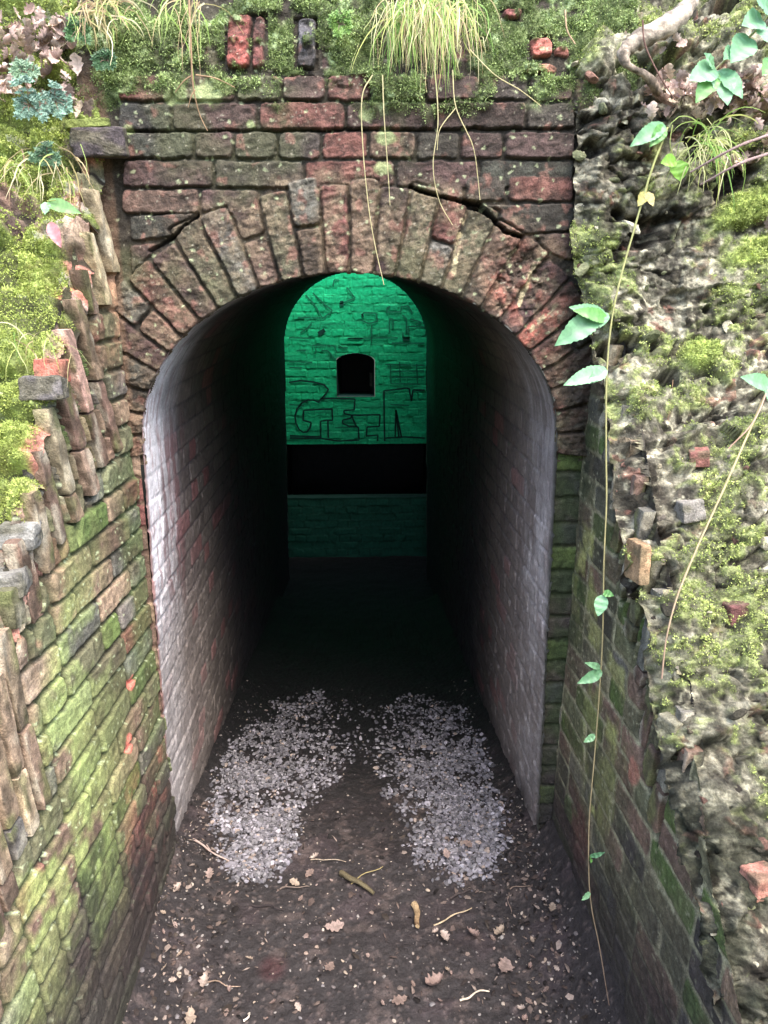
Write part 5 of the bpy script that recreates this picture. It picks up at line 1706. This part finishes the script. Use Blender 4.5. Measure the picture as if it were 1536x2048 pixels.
def build_plants():
    rr = np.random.default_rng(91)
    # blue-green divided leaves, top left
    def rosette(px, py, Y, n, size, col, label):
        c = onY(px, py, Y)
        root = empty("herb", c, label, "plant")
        for i in range(n):
            a = 2 * math.pi * i / n + rr.uniform(-.3, .3)
            d = np.array([math.cos(a), -.35, math.sin(a) * .7 + .1]); d /= np.linalg.norm(d)
            S = Soup()
            R = size * rr.uniform(.35, 1.1)
            tip = np.array(c) + d * R
            tube(S, [c, tuple(np.array(c) + d * R * .5 + np.array([0, -.006, .004])), tuple(tip)], .001, .0007, s2l(130, 110, 96), 4, i, .2)
            for k in range(9):
                if k < 5:
                    b = -1.25 + k * .62; q0 = tip
                else:
                    b = [-1.2, 1.2][k % 2] + rr.uniform(-.2, .2); q0 = np.array(c) + d * R * (.35 + .3 * ((k - 5) // 2))
                e = np.array([math.cos(a + b), -.45, math.sin(a + b) * .75]); e /= np.linalg.norm(e)
                V, F, C = ovate_leaf(.016 * rr.uniform(.7, 1.3), .010, col * rr.uniform(.65, 1.15), int(rr.integers(999)), .25, .35, .5)
                V = V @ basis(e, (rr.normal(0, .3), -.8, .6)).T + q0
                S.add(V, F, C)
            S.build("leaf", M_leaf, root)
    B = s2l(138, 172, 152)
    rosette(60, 212, -.13, 9, .05, B, "blue-green herb with divided leaves at the left edge")
    rosette(112, 205, -.13, 8, .042, B * .95, "blue-green herb next to its twin, nearer the wall corner")
    rosette(215, 122, -.03, 6, .025, s2l(96, 130, 92), "small dark green herb under the straw tuft at top left")
    rosette(160, 62, -.03, 6, .03, s2l(100, 140, 90), "green herb above the pink leaf litter at top left")
    rosette(50, 145, -.09, 6, .03, s2l(170, 200, 166), "pale herb half buried in the litter at the left edge")
    rosette(95, 315, -.12, 6, .026, s2l(104, 136, 104), "dull herb below the blue-green pair on the left")
    rosette(680, 50, -.01, 7, .022, s2l(140, 176, 96), "small bright fern-like herb on the moss, left of the big grass tuft")
    # leaf litter heaps: individual dry leaves on the left and right shoulders
    def heap(pxs, pys, Yv, n, group, label, sc_=(.5, .9), seed=0):
        key = 'L' if pxs[0] < 700 else 'R'
        r2 = np.random.default_rng(seed)
        for i in range(n):
            px = r2.uniform(*pxs); py = r2.uniform(*pys)
            p = surf_hit(key, px, py) + Vector((0, -.018, .012)) * r2.uniform(.6, 3.4)
            put_leaf(tuple(p), (r2.uniform(.2, 1.5), r2.normal(0, .5), r2.uniform(0, 6.3)), r2.uniform(*sc_), label, group, int(r2.integers(10)), pale=r2.random() < .8)
    heap((0, 170), (65, 235), -.07, 110, "dry leaves heaped at top left", "dry pinkish leaf in the heap at the top left corner", (.4, .85), 1)
    heap((20, 150), (90, 130), -.07, 8, "dry leaves heaped at top left", "dry pinkish leaf in the heap at the top left corner", (.5, .8), 2)
    heap((1280, 1560), (188, 246), -.16, 110, "dry leaves heaped on the right ledge", "dry brown oak leaf heaped on the right ledge under the leafy shoot", (.45, .85), 3)
    heap((1420, 1560), (280, 350), -.20, 30, "dry leaves caught under the right ledge", "dry pink-brown leaf caught among the twigs below the right ledge", (.35, .7), 4)
    heap((1290, 1350), (90, 120), -.06, 5, "dry leaves behind the root", "dry leaf lodged behind the pale root", (.4, .6), 5)
    p = surf_hit("R", 1525, 462) + Vector((0, -.02, .01)); put_leaf(tuple(p), (1.2, 0, 2.2), .8, "single pink oak leaf on the bright moss pillow at the right edge", None, 0)
    # twigs on the right ledge
    for i, (a, b, lab) in enumerate([((1560, 262), (1380, 345), "upper bare twig slanting out at the right edge"), ((1560, 300), (1400, 370), "lower bare twig slanting out at the right edge"), ((1420, 905), (1560, 898), "short pale twig sticking out level from the right rubble")]):
        S = Soup(); Y0 = -.24 if i < 2 else -.32
        tube(S, spline([onY(*a, Y0), onY((a[0] + b[0]) / 2, (a[1] + b[1]) / 2 - 8, Y0 - .02), onY(*b, Y0 + .03)], 12), .004 if i < 2 else .002, .002, s2l(150, 128, 124), 6, i, .3)
        tag(S.build("twig", M_wood, None, True), lab, "twig")
    # pale gnarled root, top right
    W = [onY(1400, -40, -.02), onY(1375, 15, -.06), onY(1335, 50, -.09), onY(1275, 82, -.11), onY(1248, 105, -.12), onY(1256, 130, -.13), onY(1290, 150, -.12), onY(1312, 178, -.09), onY(1320, 200, -.04)]
    S = Soup()
    tube(S, spline(W, 60), .02, .012, s2l(186, 174, 158), 12, 8, .35, s2l(120, 104, 90), rfun=lambda f: .019 + .007 * math.sin(f * 9 - 1) * (f < .8) - .009 * f + .004 * math.exp(-((f - .55) / .08) ** 2))
    V = S.V[0]; nz = vnoise(V[:, 0] * 90, V[:, 1] * 90, V[:, 2] * 90, seed=2)
    S.C[0] = S.C[0] * np.where(nz > .56, .45, 1.1)[:, None]
    tag(S.build("tree_root", M_wood, None, True), "pale gnarled root with a hooked bend poking out at the top right", "root")
    # thin dark vine stems near the root
    for i, (pts, lab) in enumerate([([(1285, 40), (1290, 90), (1318, 150), (1350, 200)], "thin dark stem hanging across the pale root"), ([(1130, 20), (1134, 60), (1150, 88)], "short pale rootlet above the orange bricks at top right"),
                                    ([(1345, 255), (1290, 440), (1215, 600)], "fine stem running down beside the long bramble")][:2]):
        S = Soup(); tube(S, spline([onY(*q, -.14 if i == 0 else -.03) for q in pts], 14), .0022, .0014, s2l(110, 84, 76) if i == 0 else s2l(190, 160, 130), 5, i, .3)
        tag(S.build("rootlet", M_wood, None, True), lab, "stem")
    # dark corner brick jutting from the left bank
    bp_ = surf_hit('L', 178, 285) + Vector((.03, .01, 0))
    b = empty("loose_brick", bp_, "dark broken brick jutting from the upper left bank with moss on top", "brick")
    lump("brick_body", bp_, (.12, .11, .065), .2, s2l(92, 82, 84), b, 3, .1)
    m = lump("moss_cap", bp_ + Vector((-.02, -.01, .036)), (.10, .09, .02), .2, s2l(120, 132, 52), b, 5, .1)
    for i, (px, py, Y, sx, col, lab) in enumerate([(92, 770, -.45, .085, s2l(120, 114, 112), "grey rounded brick end lying on the left wall's steps"), (45, 1062, -.62, .07, s2l(150, 148, 140), "whitish stone on the left wall's steps, at the left edge"),
                                                   (14, 1155, -.68, .08, s2l(134, 130, 120), "pale lichen covered brick near the left edge, lowest on the steps"), (105, 735, -.43, .06, s2l(200, 96, 66), "orange broken brick just above the grey rounded one")]):
        o = lump("loose_brick", surf_hit('L', px, py) + Vector((0, -.004, -.004)), (sx, .07, .05), .1, col, None, 11 + i, .12)
        tag(o, lab, "brick", None)

build_portal()
build_tunnel()
LW_, LS = build_left_wing()
RW_, RS = build_right_wing()
build_far()
build_ground()
build_gravel()
build_litter()
build_moss()
oak_meshes()
build_floor_debris()
build_grass()
build_brambles()
build_plants()
